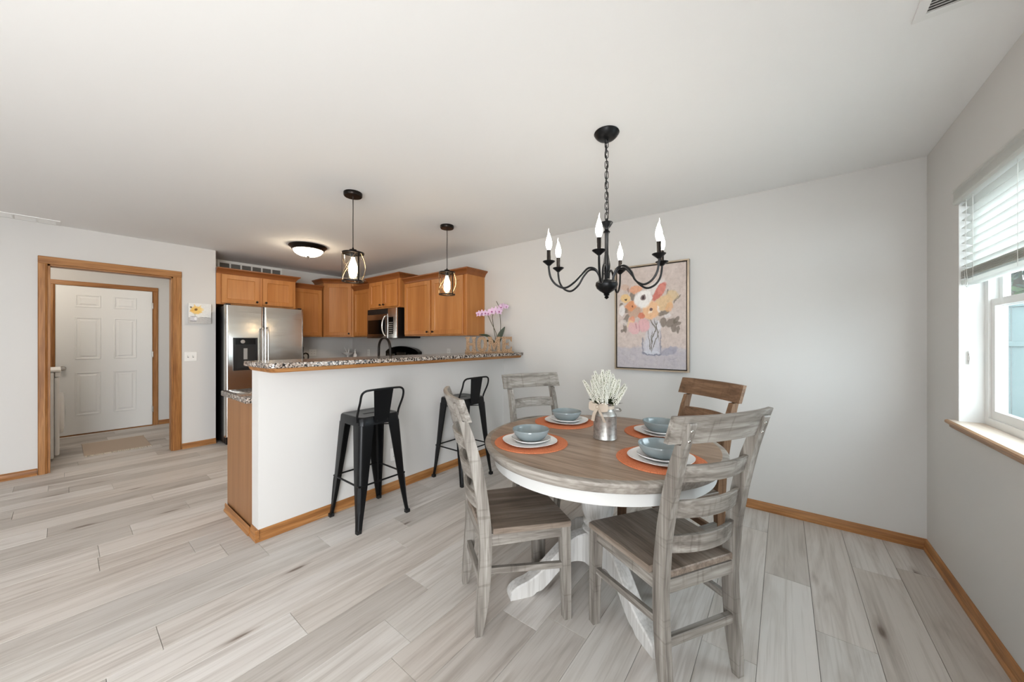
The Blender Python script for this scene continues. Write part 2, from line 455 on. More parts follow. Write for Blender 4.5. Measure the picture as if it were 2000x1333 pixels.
for k in range(k0, k1 + 1):
    xa = max(X0 + k * PW, XD); xb = min(X0 + (k + 1) * PW, XR)
    if xb - xa < .01: continue
    j = rowj.get(k, (k * .4637) % 1 * PL)
    y = j - math.ceil((j - YR) / PL) * PL
    while y < YB:
        ya, yb = max(y, YR), min(y + PL, YB); y += PL
        if yb - ya < .02: continue
        vis = any(seen(xx, ya + (yb - ya) * t) for xx in (xa, xb) for t in (0, .25, .5, .75, 1))
        w, l = xb - xa - .0012, yb - ya - .0012
        if not vis:
            bm2 = plank_bm(w, l); bmesh.ops.translate(bm2, verts=bm2.verts, vec=(xa, ya, 0))
            me_ = bpy.data.meshes.new('t'); bm2.to_mesh(me_); bm2.free(); restbm.from_mesh(me_); bpy.data.meshes.remove(me_)
            continue
        if full is not None and abs(w - (PW - .0012)) < 1e-4 and abs(l - (PL - .0012)) < 1e-4:
            o = full.copy(); COL.objects.link(o)
        else:
            o = obj('plank', plank_bm(w, l), MT['plank'], floor, 0)
            if abs(w - (PW - .0012)) < 1e-4 and abs(l - (PL - .0012)) < 1e-4: full = o
        o.location = (xa, ya, 0); nplank += 1
rp = obj('plank_field', restbm, MT['plank'], floor, 0); rp['kind'] = 'stuff'
print('planks', nplank)

# baseboards: body + shoe strip
def baseboard(name, p0, p1, out, label, h=.065):
    """p0->p1 along the wall, out = unit vector into the room"""
    prof = [(0, 0), (.019, 0), (.019, .012), (.012, .02), (.012, .05), (.008, .06), (.003, h), (0, h)]
    a, b = Vector((*p0, 0)), Vector((*p1, 0)); o_ = Vector((*out, 0))
    bm = loft(NB(), [[a + o_ * u + Vector((0, 0, v)) for u, v in prof], [b + o_ * u + Vector((0, 0, v)) for u, v in prof]])
    ax = 'X' if abs(p1[0] - p0[0]) > abs(p1[1] - p0[1]) else 'Y'
    return struct(name, bm, MT['oak' + ax], label, 'baseboard', 30)
baseboard('baseboard_back', (XP, YB), (XR, YB), (0, -1), 'oak baseboard along the wall below the flower painting')
baseboard('baseboard_right', (XR, YB), (XR, -.7), (-1, 0), 'oak baseboard along the wall below the window')
baseboard('baseboard_left_near', (XL, YR), (XL, -.142), (1, 0), 'oak baseboard left of the cased opening')
baseboard('baseboard_left_far', (XL, .884), (XL, 1.2), (1, 0), 'short oak baseboard between cased opening and refrigerator')
baseboard('baseboard_peninsula', (XP, .76), (XP, YB), (1, 0), 'oak baseboard along the half wall behind the stools', .072)
baseboard('baseboard_peninsula_end', (XP - .12, .78), (XP + .018, .78), (0, -1), 'short oak baseboard wrapping the end of the half wall', .072)
baseboard('baseboard_laundry', (XD, .925), (XD, 1.09), (1, 0), 'oak baseboard in laundry room right of the door')
baseboard('baseboard_cabinet_end', (-3.36, .775), (XP - .12, .775), (0, -1), 'thin oak strip at the foot of the cabinet end panel', .03)

# cased opening in the left wall
t1 = thing('trim_1', 'wide oak casing framing the open doorway to the laundry', 'door casing', (XL, 0, 0), 0, kind='structure')
def casing_v(y0, y1, z1, name='side_casing', x=0.0, par=None, d=.02):
    w = y1 - y0
    prof = [(y0, 0), (y0, d * .55), (y0 + w * .12, d), (y0 + w * .75, d), (y0 + w * .9, d * .7), (y1, d * .5), (y1, 0)]
    return obj(name, loft(NB(), [[(x + b, a, 0) for a, b in prof], [(x + b, a, z1) for a, b in prof]]), MT['oakZ'], par, 30)
def casing_h(y0, y1, z0, z1, par, x=0.0, d=.02):
    return obj('head_casing', bbox_(x, x + d, y0, y1, z0, z1, bev=.004), MT['oakY'], par, 30)
casing_v(-.139, -.082, 2.047, x=0, par=t1); casing_v(.806, .881, 2.047, par=t1)
casing_h(-.139, .881, 2.047, 2.119, t1)
obj('side_jamb', bbox_(-.12, .003, -.082, -.066, 0, 2.047), MT['oakZ'], t1, 0)
obj('side_jamb', bbox_(-.12, .003, .792, .806, 0, 2.047), MT['oakZ'], t1, 0)
obj('head_jamb', bbox_(-.12, .003, -.082, .806, 2.031, 2.047), MT['oakY'], t1, 0)

# laundry door and its casing
t2 = thing('trim_2', 'narrower oak casing around the white six-panel door', 'door casing', (XD, 0, 0), 0, kind='structure')
casing_v(-.112, -.05, 2.05, par=t2); casing_v(.86, .922, 2.05, par=t2); casing_h(-.112, .922, 2.05, 2.112, t2)
obj('threshold', bbox_(0, .03, -.05, .86, 0, .012), MT['oakY'], t2, 0)
d1 = thing('door_1', 'white six-panel door with nickel knob in the laundry room', 'door', (XD + .004, 0, 0), 0, kind='structure')
obj('slab', bbox_(0, .02, -.047, .856, .015, 2.045, bev=.003), MT['white_paint'], d1, 30)
for (ya, yb) in ((.115, .345), (.465, .690)):
    for (za, zb) in ((.27, .86), (1.04, 1.62), (1.76, 1.935)):
        bm = NB()
        def rect(i, x): return [(x, ya + i, za + i), (x, yb - i, za + i), (x, yb - i, zb - i), (x, ya + i, zb - i)]
        loft(bm, [rect(0, .019), rect(.003, .027), rect(.012, .027), rect(.02, .0205), rect(.034, .0205), rect(.05, .027)])
        obj('panel', bm, MT['white_paint'], d1, 20)
bm = lathe(NB(), [(0, 0), (.03, 0), (.03, .006), (.012, .01), (.012, .035), (.024, .045), (.027, .06), (.018, .072), (0, .074)], 20)
kn = obj('knob', bm, MT['chrome'], d1, 40, 'brushed nickel door knob'); kn.rotation_euler = (0, R(90), 0); kn.location = (.02, .012, .925)
for z in (.25, 1.09, 1.83):
    obj('hinge', cyl(NB(), (.022, .859, z - .045), (.022, .859, z + .045), .008, n=10), MT['chrome'], d1)

# ------------------------------------------------------------------ window at right
w1 = thing('window_1', 'white double-hung window with blue-grey fence beyond it', 'window', (XR, 0, 0), 0, kind='structure')
obj('return_lining', holed(WY0 - .001, WY1 + .001, WZ0, WZ1, [(WY0 + .006, WY1 - .006, WZ0 + .012, WZ1 - .006)], 'x', .001, .085), MT['white_paint'], w1, 0)
obj('outer_frame', holed(WY0, WY1, WZ0, WZ1, [(WY0 + .045, WY1 - .045, WZ0 + .05, WZ1 - .045)], 'x', .082, .14), MT['whiteplastic'], w1, 0)
obj('upper_sash', holed(WY0 + .045, WY1 - .045, 1.46, WZ1 - .045, [(WY0 + .085, WY1 - .085, 1.495, WZ1 - .085)], 'x', .113, .135), MT['whiteplastic'], w1, 0)
obj('lower_sash', holed(WY0 + .045, WY1 - .045, WZ0 + .05, 1.495, [(WY0 + .085, WY1 - .085, WZ0 + .09, 1.462)], 'x', .09, .112), MT['whiteplastic'], w1, 0)
obj('pane', bbox_(.122, .126, WY0 + .083, WY1 - .083, 1.494, WZ1 - .083), MT['pane'], w1, 0)
obj('pane', bbox_(.099, .103, WY0 + .083, WY1 - .083, WZ0 + .088, 1.464), MT['pane'], w1, 0)
t3 = thing('trim_3', 'oak window stool coloured as if daylit, with rounded brown nosing', 'window sill', (XR, 0, 0), 0, kind='structure')
obj('sill_board', bbox_(-.028, .082, WY0 - .05, WY1 + .03, .868, .886, bev=.003), MT['daylitsill'], t3, 30)
obj('nosing', prism(NB(), [(-.028, .886), (-.036, .882), (-.038, .874), (-.034, .867), (-.022, .862), (-.02, .848), (-.012, .842), (-.001, .84), (-.001, .867), (-.028, .868)], 'y', WY0 - .055, WY1 + .035), MT['nosing'], t3, 30)
# blind
bl = thing('venetian_blind', 'white two-inch venetian blind half raised over the window', 'blind', (XR, 0, 0))
obj('valance', prism(NB(), [(-.014, 1.985), (-.02, 1.992), (-.02, 2.0), (-.016, 2.006), (-.016, 2.04), (-.022, 2.046), (-.022, 2.058), (.0, 2.058), (.0, 1.985)], 'y', WY0 + .008, WY1 - .004), MT['slat'], bl, 25)
obj('head_rail', bbox_(.002, .05, WY0 + .012, WY1 - .012, 1.995, 2.04), MT['whiteplastic'], bl, 0)
sl = None
def slat_at(z, tilt):
    global sl
    if sl is None:
        prof = [(-.025, -.0012), (0, .0012), (.025, -.0012), (.025, .0012), (0, .0036), (-.025, .0012)]
        sl = obj('slat', prism(NB(), prof, 'y', WY0 + .014, WY1 - .014), MT['slat'], bl, 30); o = sl
    else:
        o = sl.copy(); COL.objects.link(o)
    o.location = (.03, 0, z); o.rotation_euler = (0, R(tilt), 0)
for i in range(9): slat_at(1.968 - .0385 * i, 24)
for i in range(8): slat_at(1.644 - .0052 * i, 0)
obj('bottom_rail', bbox_(.004, .056, WY0 + .014, WY1 - .014, 1.576, 1.598, bev=.004), MT['slat'], bl, 30)
for yy in (WY1 - .16, WY1 - .56, WY1 - .98):
    for xx in (.004, .056):
        obj('ladder_cord', cyl(NB(), (xx, yy, 1.58), (xx, yy, 2.0), .0011, n=6), MT['whitecord'], bl)
obj('lift_cord', tube(NB(), spline([(.0, WY1 - .1, 2.0), (.0, WY1 - .1, 1.7), (.002, WY1 - .105, 1.57), (.004, WY1 - .09, 1.56), (.001, WY1 - .08, 1.6), (0, WY1 - .085, 1.9)]), .0011, 6), MT['whitecord'], bl)
cl = thing('cord_cleat', 'small white cord cleat on the window side lining', 'cleat', (XR + .035, WY1 - .006, 1.21))
obj('post', bbox_(-.006, .006, -.014, 0, -.012, .012), MT['whiteplastic'], cl)
obj('horns', prism(NB(), [(-.007, -.034), (.007, -.034), (.005, 0), (.009, .034), (-.009, .034), (-.005, 0)], 'y', -.022, -.012), MT['whiteplastic'], cl)

# unseen openings added behind the camera to bring in fill light
w2 = thing('added_opening_rear', 'added unseen window opening for fill light behind the viewer', 'window', (0, YR, 0), 0, kind='structure')
obj('frame', holed(-1.5, -.3, .9, 2.05, [(-1.44, -.94, .96, 1.99), (-.86, -.36, .96, 1.99)], 'y', -.1, -.05), MT['whiteplastic'], w2, 0)  # frame of the added rear opening
w3 = thing('added_opening_side', 'added unseen patio door opening for fill light behind the viewer', 'door', (XR, 0, 0), 0, kind='structure')
obj('frame', holed(-2.75, -.75, .05, 2.1, [(-2.68, -1.79, .12, 2.03), (-1.71, -.82, .12, 2.03)], 'x', .05, .1), MT['whiteplastic'], w3, 0)  # frame of the added side opening

# ------------------------------------------------------------------ outside the window
gr = tag(obj('patio_slab', bbox_(.9, 14, -6, 16, -.12, -.02), MT['patio'], None, 0), 'grey concrete patio outside the window', 'patio', kind='structure')
fn = thing('vinyl_fence', 'blue-grey vinyl privacy fence outside the window', 'fence', (1.0, 7.6, -.02))
fb = None
for i in range(26):
    if fb is None: fb = obj('board', bbox_(.003, .147, 0, .022, .06, 1.78, bev=.004), MT['fence'], fn, 30); o = fb
    else: o = fb.copy(); COL.objects.link(o)
    o.location = (i * .15, 0, 0)
for z in (.04, 1.24, 1.76): obj('rail', bbox_(-.02, 3.92, -.03, .05, z, z + .07, bev=.006), MT['fence'], fn, 30)
for x in (-.06, 1.92, 3.9): obj('post', bbox_(x, x + .12, -.05, .07, 0, 1.9, bev=.008), MT['fence'], fn, 30)
def tree(loc, hgt, rad, label, seed, n=2600):
    rnd = random.Random(seed)
    t = thing('leafy_tree', label, 'tree', loc, group='trees beyond the fence')
    obj('trunk', tube(NB(), [(0, 0, 0), (.05, .02, hgt * .4), (0, .05, hgt * .75)], [.13, .1, .04], 10), MT['bark'], t)
    bm = NB()
    cl_ = [(rnd.gauss(0, rad * .5), rnd.gauss(0, rad * .5), hgt * (.45 + .5 * rnd.random()), rad * (.35 + .3 * rnd.random())) for _ in range(22)]
    for i in range(n):
        c = cl_[i % len(cl_)]
        v = Vector((rnd.gauss(0, 1), rnd.gauss(0, 1), rnd.gauss(0, 1))).normalized() * c[3] * (.6 + .4 * rnd.random())
        p = Vector(c[:3]) + v; s_ = .07 + .06 * rnd.random()
        a = Vector((rnd.gauss(0, 1), rnd.gauss(0, 1), rnd.gauss(0, 1))).normalized(); b = a.orthogonal().normalized()
        bm.faces.new([bm.verts.new(p + a * s_), bm.verts.new(p + b * s_ * .55), bm.verts.new(p - a * s_), bm.verts.new(p - b * s_ * .55)])
    f_ = obj('foliage', bm, MT['foliage'], t, 0); f_['kind'] = 'stuff'
tree((3.3, 10.6, -.02), 4.6, 2.0, 'leafy green tree seen above the fence through the window', 3, 9000)
tree((9.6, 12.2, -.02), 4.6, 1.4, 'leafy green tree further right beyond the fence', 5)

# ------------------------------------------------------------------ dining table
TX, TY, TZ = -.805, 1.805, .762
tb = thing('dining_table', 'round farmhouse pedestal table with grey-brown top and white base', 'table', (TX, TY, 0))
TR = .617
bm = lathe(NB(), [(0, TZ), (TR - .03, TZ), (TR - .028, TZ - .004), (TR - .03, TZ - .03), (0, TZ - .03)], 96)
obj('tabletop', bm, MT['tabletop'], tb, 30)
bm = lathe(NB(), [(TR - .03, TZ - .001), (TR - .01, TZ - .001), (TR - .002, TZ - .005), (TR, TZ - .012), (TR - .002, TZ - .02), (TR - .008, TZ - .024), (TR - .012, TZ - .04), (TR - .02, TZ - .05), (TR - .06, TZ - .052), (TR - .06, TZ - .03), (TR - .03, TZ - .03)], 96)
obj('top_rim', bm, MT['rim'], tb, 30)
bm = lathe(NB(), [(.565, TZ - .045), (.566, TZ - .112), (.545, TZ - .114), (.545, TZ - .045)], 96)
obj('apron', bm, MT['apronwhite'], tb, 30)
obj('support_plate', bbox_(-.25, .25, -.25, .25, TZ - .075, TZ - .046, bev=.005), MT['wash'], tb)
prof = [(0, .69), (.13, .69), (.13, .675), (.072, .655), (.06, .63), (.065, .6), (.08, .55), (.09, .48), (.092, .42), (.085, .365), (.07, .328), (.076, .318), (.081, .308), (.075, .298), (.065, .292), (.07, .285), (.083, .276), (.086, .26), (.086, .1), (.07, .085), (0, .085)]
obj('pedestal', lathe(NB(), prof, 40), MT['wash'], tb, 35)
# curved feet (side profile in radial r, height z)
topc = spline([(.06, .0, .268), (.13, 0, .262), (.2, 0, .232), (.27, 0, .178), (.34, 0, .118), (.41, 0, .08), (.47, 0, .062), (.505, 0, .036), (.51, 0, .0)], 4)
botc = spline([(.06, 0, .1), (.13, 0, .13), (.19, 0, .13), (.25, 0, .095), (.30, 0, .052), (.34, 0, .022), (.37, 0, .016), (.40, 0, .0), (.495, 0, .0)], 4)
def foot_bm():
    w = .034; bm = NB(); rings = []
    for a, b in zip(topc, botc):
        ch = .006
        rings.append([(b.x, -w, b.z), (b.x, w, b.z), (a.x, w, max(a.z - ch, b.z + .0005)), (a.x, w - ch, a.z + .0008), (a.x, -w + ch, a.z + .0008), (a.x, -w, max(a.z - ch, b.z + .0005))])
    return loft(bm, rings)
ft = None
for i, ang in enumerate((-125, -37, 53, 143)):
    if ft is None: ft = obj('foot', foot_bm(), MT['wash'], tb, 30); o = ft
    else: o = ft.copy(); COL.objects.link(o)
    o.rotation_euler = (0, 0, R(ang))

# ------------------------------------------------------------------ dining chairs
def interp(tab, z):
    for (z0, y0), (z1, y1) in zip(tab, tab[1:]):
        if z0 <= z <= z1: return y0 + (y1 - y0) * (z - z0) / (z1 - z0)
    return tab[-1][1] if z > tab[-1][0] else tab[0][1]
rear = [(0, 0), (.1, .002), (.19, .009), (.33, .018), (.40, .02), (.47, .014), (.585, .006), (.64, -.003), (.73, -.02), (.82, -.04), (.905, -.061), (.945, -.073), (1.026, -.099)]
frnt = [(0, .028), (.06, .042), (.15, .058), (.26, .068), (.37, .073), (.48, .069), (.62, .052), (.72, .034), (.787, .018), (.873, -.007), (.944, -.034)]
def bent(bm, hw, z0, z1, y0, y1, th, b, crown=0, n=14):
    """board bent backwards in the middle: rear face at y0 (bottom) / y1 (top) at its ends"""
    rings = []
    for i in range(n + 1):
        x = -hw + 2 * hw * i / n; k = -b * (1 - (x / hw) ** 2); zc = crown * (1 - (x / hw) ** 2)
        rings.append([(x, y0 + k, z0 + zc * .3), (x, y0 + k + th, z0 + zc * .3), (x, y1 + k + th, z1 + zc - .002), (x, y1 + k + th - .003, z1 + zc), (x, y1 + k + .003, z1 + zc), (x, y1 + k, z1 + zc - .002)])
    return loft(bm, rings)
def make_chair(label, loc, rz, ms):
    gx, gz, gy, rail = ms
    c = thing('dining_chair', label, 'chair', loc, rz, 'ladder-back chairs around the round table')
    xi, xo = .16, .19
    for s in (-1, 1):
        rings = []
        for z in [0, .05, .1, .15, .19, .26, .33, .4, .47, .53, .585, .64, .73, .787, .82, .873, .905, .943]:
            a, b = interp(rear, z), interp(frnt, z)
            rings.append([(s * xi, a, z), (s * xo, a, z), (s * xo, b, z), (s * xi, b, z)])
        for z in (.945, .98, 1.02, 1.026):
            a = interp(rear, z); b = -.047 - (z - .952) * .347 - .0135; t_ = .003 if z > 1.02 else 0
            rings.append([(s * xi, a + t_, z), (s * xo, a + t_, z), (s * xo, b, z), (s * xi, b, z)])
        obj('post', loft(NB(), rings), gz, c, 25)
        # front leg, tapered
        t, b = (.172, .217, .396, .441), (.182, .217, .411, .446)
        obj('leg', loft(NB(), [[(s * b[0], b[2], 0), (s * b[1], b[2], 0), (s * b[1], b[3], 0), (s * b[0], b[3], 0)],
                               [(s * t[0], t[2], .437), (s * t[1], t[2], .437), (s * t[1], t[3], .437), (s * t[0], t[3], .437)]]), gz, c, 25)
        obj('apron', loft(NB(), [[(s * .166, .068, z), (s * .186, .068, z), (s * .207, .4, z), (s * .187, .4, z)] for z in (.386, .44)]), gy, c, 25)
        obj('side_stretcher', loft(NB(), [[(s * .165, .062, .262), (s * .183, .062, .262), (s * .183, .062, .288), (s * .165, .062, .288)],
                                          [(s * .19, .41, .238), (s * .208, .41, .238), (s * .208, .41, .264), (s * .19, .41, .264)]]), gy, c, 25)
        for z in (.962, .998):
            bt = obj('bolt', lathe(NB(), [(0, .003), (.004, .0025), (.006, 0), (0, 0)], 10), MT['chrome'], c)
            bt.location = (s * .175, interp(rear, z) + .0005, z); bt.rotation_euler = (R(90 + 19), 0, 0)
    obj('rear_apron', bbox_(-.16, .16, .026, .046, .388, .438), gx, c, 25)
    obj('front_apron', bbox_(-.172, .172, .412, .432, .386, .438), gx, c, 25)
    obj('rear_stretcher', bbox_(-.161, .161, .022, .045, .196, .232, bev=.002), gx, c, 25)
    poly = [(-.158, .024), (.158, .024), (.158, .075), (.203, .075), (.221, .425), (.219, .443), (.2, .449), (-.2, .449), (-.219, .443), (-.221, .425), (-.203, .075), (-.158, .075)]
    zt = lambda y: .470 - .014 * (y - .02) / .43
    def ring(dz, ins): return [(x * (1 - ins), y if ins == 0 else .236 + (y - .236) * (1 - ins), zt(y) + dz) for x, y in poly]
    obj('seat', loft(NB(), [ring(-.024, 0), ring(-.004, 0), ring(0, .014)]), MT['seat'], c, 25)
    obj('top_rail', bent(NB(), .232, .95, 1.048, -.047, -.081, .022, .034), rail, c, 30)
    for z0, z1 in ((.807, .868), (.668, .732), (.535, .598)):
        ya = (interp(rear, z0) + interp(frnt, z0)) / 2 - .009; yb = (interp(rear, z1) + interp(frnt, z1)) / 2 - .009
        obj('slat', bent(NB(), .161, z0, z1, ya, yb, .018, .036, .003), rail, c, 30)
    return c
G_ = (MT['greyX'], MT['greyZ'], MT['greyY'], MT['greyX'])
B_ = (MT['backlitX'], MT['backlitZ'], MT['greyY'], MT['backlitX'])
make_chair('weathered grey chair in the right foreground with its back to the viewer', (-.219, 1.452, 0), R(58.43), G_)
make_chair('weathered grey chair at the left of the table, seen side-on', (-1.212, 1.214, 0), R(-34.87), G_)
make_chair('weathered grey chair on the far side by the breakfast bar', (-1.440, 2.130, 0), R(-116.64), G_)
make_chair('weathered chair tinted a backlit brown, on the far side below the flower painting', (-.392, 2.386, 0), R(142.3), B_)

# ------------------------------------------------------------------ place settings
def setting(cx, cy, where, rot, dx=0, dy=0, bd=(0, 0)):
    rnd = random.Random(hash((round(cx * 100), 3)) & 255)
    pm = thing('placemat', 'round ribbed orange placemat ' + where, 'placemat', (cx, cy, TZ), 0, 'orange placemats')
    prof = [(0, .0035)]
    r = .012
    while r < .186:
        prof += [(r, .0042), (r + .0025, .0052), (r + .005, .0042)]; r += .0075
    prof += [(.19, .0035), (.191, .001), (.189, .0), (0, .0)]
    obj('woven_disc', lathe(NB(), prof, 64), MT['placemat'], pm, 60)
    z = TZ + .0052
    pl = thing('dinner_plate', 'large white dinner plate ' + where, 'plate', (cx + dx, cy + dy, z), rot, 'white dinner plates')
    obj('plate_body', lathe(NB(), [(0, .004), (.07, .004), (.09, .006), (.12, .0095), (.137, .0145), (.1395, .0155), (.1395, .0135), (.12, .005), (.09, .0), (0, .0)], 64, sq=.03), MT['ceramic'], pl, 60)
    sp = thing('salad_plate', 'small white salad plate under the bowl ' + where, 'plate', (cx + dx + bd[0], cy + dy + bd[1], z + .0062), rot, 'white salad plates')
    obj('plate_body', lathe(NB(), [(0, .004), (.06, .004), (.078, .008), (.09, .013), (.098, .017), (.1, .018), (.1, .0155), (.09, .009), (.07, .001), (0, .0)], 56, sq=.02), MT['ceramic'], sp, 60)
    bo = thing('soup_bowl', 'glossy blue-grey bowl ' + where, 'bowl', (cx + dx + bd[0], cy + dy + bd[1], z + .0105), rot, 'blue-grey bowls')
    pr = [(0, .0), (.05, .0), (.058, .003), (.075, .016), (.088, .034), (.094, .048), (.0955, .056), (.094, .0585), (.0915, .056), (.089, .047), (.083, .034), (.07, .018), (.053, .008), (0, .0065)]
    obj('bowl_body', lathe(NB(), pr, 56, sq=.006), MT['bowl'], bo, 60)
setting(-1.044, 1.508, 'in front of the left chair', R(20), .0, -.012, (.0, .01))
setting(-1.135, 2.02, 'nearest the breakfast bar, left of the milk can', R(50), .012, .01)
setting(-.567, 2.113, 'on the far right, below the flower painting', R(10), .01, -.01)
setting(-.434, 1.642, 'in the right foreground, behind the nearest chair', R(35), .0, .0)

# milk can with ribbon, heather in it
JX, JY = -.772, 1.826
jr = thing('milk_can', 'galvanised milk can tied with a burlap bow on the table', 'vase', (JX, JY, TZ), R(22))
obj('can_body', lathe(NB(), [(0, .0), (.061, .0), (.0635, .003), (.062, .007), (.0615, .125), (.063, .128), (.0615, .131), (.058, .14), (.05, .15), (.048, .155), (.0475, .186), (.05, .192), (.0515, .195), (.049, .1955), (.046, .19), (.0455, .155), (.05, .14), (.057, .12), (.057, .006), (0, .006)], 48), MT['galv'], jr, 40)
for s in (1,):
    bm = tube(NB(), spline([(.05, -.004, .152), (.07, -.01, .15), (.082, -.012, .152), (.078, .02, .158), (.055, .022, .16)]), .005, 8, flat=.3)
    obj('handle', bm, MT['galv'], jr)
obj('soil_plug', lathe(NB(), [(0, .182), (.046, .182), (.046, .17), (0, .17)], 24), MT['leaf'], jr)
# burlap ribbon
rb = obj('ribbon_band', lathe(NB(), [(.0485, .164), (.0495, .164), (.0495, .182), (.0485, .182)], 32), MT['burlap'], jr)
def strip(pts, w, axis):
    P = spline(pts, 5); bm = NB(); a = Vector(axis) * w / 2
    return loft(bm, [[p - a + Vector((0, 0, 0)), p + a, p + a + Vector((-.001, -.001, 0)), p - a + Vector((-.001, -.001, 0))] for p in P])
bx_, by_ = -.037, -.037
obj('bow_loop', strip([(bx_, by_, .175), (bx_ - .026, by_ + .01, .19), (bx_ - .046, by_ + .022, .184), (bx_ - .046, by_ + .022, .17), (bx_ - .024, by_ + .008, .164), (bx_, by_, .173)], .026, (0, 0, 1)), MT['burlap'], jr)
obj('bow_loop', strip([(bx_, by_, .175), (bx_ + .026, by_ - .022, .188), (bx_ + .05, by_ - .024, .182), (bx_ + .05, by_ - .024, .17), (bx_ + .024, by_ - .02, .164), (bx_, by_, .173)], .026, (0, 0, 1)), MT['burlap'], jr)
obj('bow_knot', sphere(NB(), (bx_ - .002, by_ - .002, .175), .0105, 10, 8), MT['burlap'], jr)
obj('ribbon_tail', strip([(bx_, by_ - .004, .172), (bx_ - .018, by_ - .006, .14), (bx_ - .026, by_ + .0, .098)], .024, (.7, -.7, 0)), MT['burlap'], jr)
obj('ribbon_tail', strip([(bx_, by_ - .004, .172), (bx_ + .018, by_ - .022, .14), (bx_ + .036, by_ - .03, .1)], .022, (.7, -.7, 0)), MT['burlap'], jr)

hp = thing('heather_bunch', 'bunch of white heather spikes with dark green leaves', 'flowers', (JX, JY, TZ + .186))
def spike_bm(rnd, L):
    bm = NB()
    n = int(L / .0052)
    for i in range(n):
        t = i / n; z = .03 + t * L; rr = .0132 * (1 - t) ** .5 + .002
        for k in range(5 if t < .8 else 3):
            a = i * .62 + k * 2 * PI / (5 if t < .8 else 3) + rnd.random() * .3
            c = Vector((rr * math.cos(a), rr * math.sin(a), z)); s_ = .0046 * (1 - .4 * t)
            v = [bm.verts.new(c + Vector(d) * s_) for d in ((1, 0, 0), (0, 1, 0), (-1, 0, 0), (0, -1, 0), (0, 0, 1.3), (0, 0, -1.3))]
            for q in range(4):
                bm.faces.new((v[q], v[(q + 1) % 4], v[4])); bm.faces.new((v[(q + 1) % 4], v[q], v[5]))
    return bm
rnd = random.Random(11)
protos = []
for L in (.085, .1, .115):
    s_ = obj('flower_spike', spike_bm(rnd, L), MT['heather'], hp, 0)
    obj('spike_stem', cyl(NB(), (0, 0, -.03), (0, 0, .03 + L * .95), .0042, .0012, 6), MT['heatherstem'], s_)
    protos.append(s_)
spots = []
for ring_, n, tilt, h0 in ((0, 4, 5, .052), (1, 9, 12, .038), (2, 13, 23, .016), (3, 10, 37, .0)):
    for i in range(n):
        a = 2 * PI * i / n + ring_ * .5 + rnd.uniform(-.2, .2)
        spots.append((a, tilt + rnd.uniform(-4, 4), h0 + rnd.uniform(-.008, .012), .008 + .011 * ring_))
for i, (a, tl, h0, r0) in enumerate(spots):
    o = protos[i] if i < 3 else copy_tree(protos[i % 3], hp)
    o.location = (r0 * math.cos(a), r0 * math.sin(a), h0 - .005)
    o.rotation_euler = (0, R(tl), a)
bm = NB()
for i in range(420):
    a = rnd.random() * 2 * PI; el = R(rnd.uniform(5, 60)); L = rnd.uniform(.035, .075)
    p = Vector((.03 * math.cos(a) * rnd.random(), .03 * math.sin(a) * rnd.random(), rnd.uniform(-.005, .015)))
    d = Vector((math.cos(a) * math.cos(el), math.sin(a) * math.cos(el), math.sin(el))); sd = d.orthogonal().normalized() * .0035
    bm.faces.new([bm.verts.new(q) for q in (p, p + d * L * .5 + sd, p + d * L, p + d * L * .5 - sd)])
fl_ = obj('leaves', bm, MT['leaf'], hp, 0); fl_['kind'] = 'stuff'
for a, el, L in ((.3, 40, .13), (2.6, 30, .12), (.8, 48, .12), (2.2, 46, .11), (3.6, 35, .1)):
    d = Vector((math.cos(a + .66) * math.cos(R(el)), math.sin(a + .66) * math.cos(R(el)), math.sin(R(el))))
    obj('grass_blade', tube(NB(), [d * .01, d * L * .6 + Vector((0, 0, .006)), d * L], [.0012, .0009, .0003], 5), MT['drygrass'], hp)

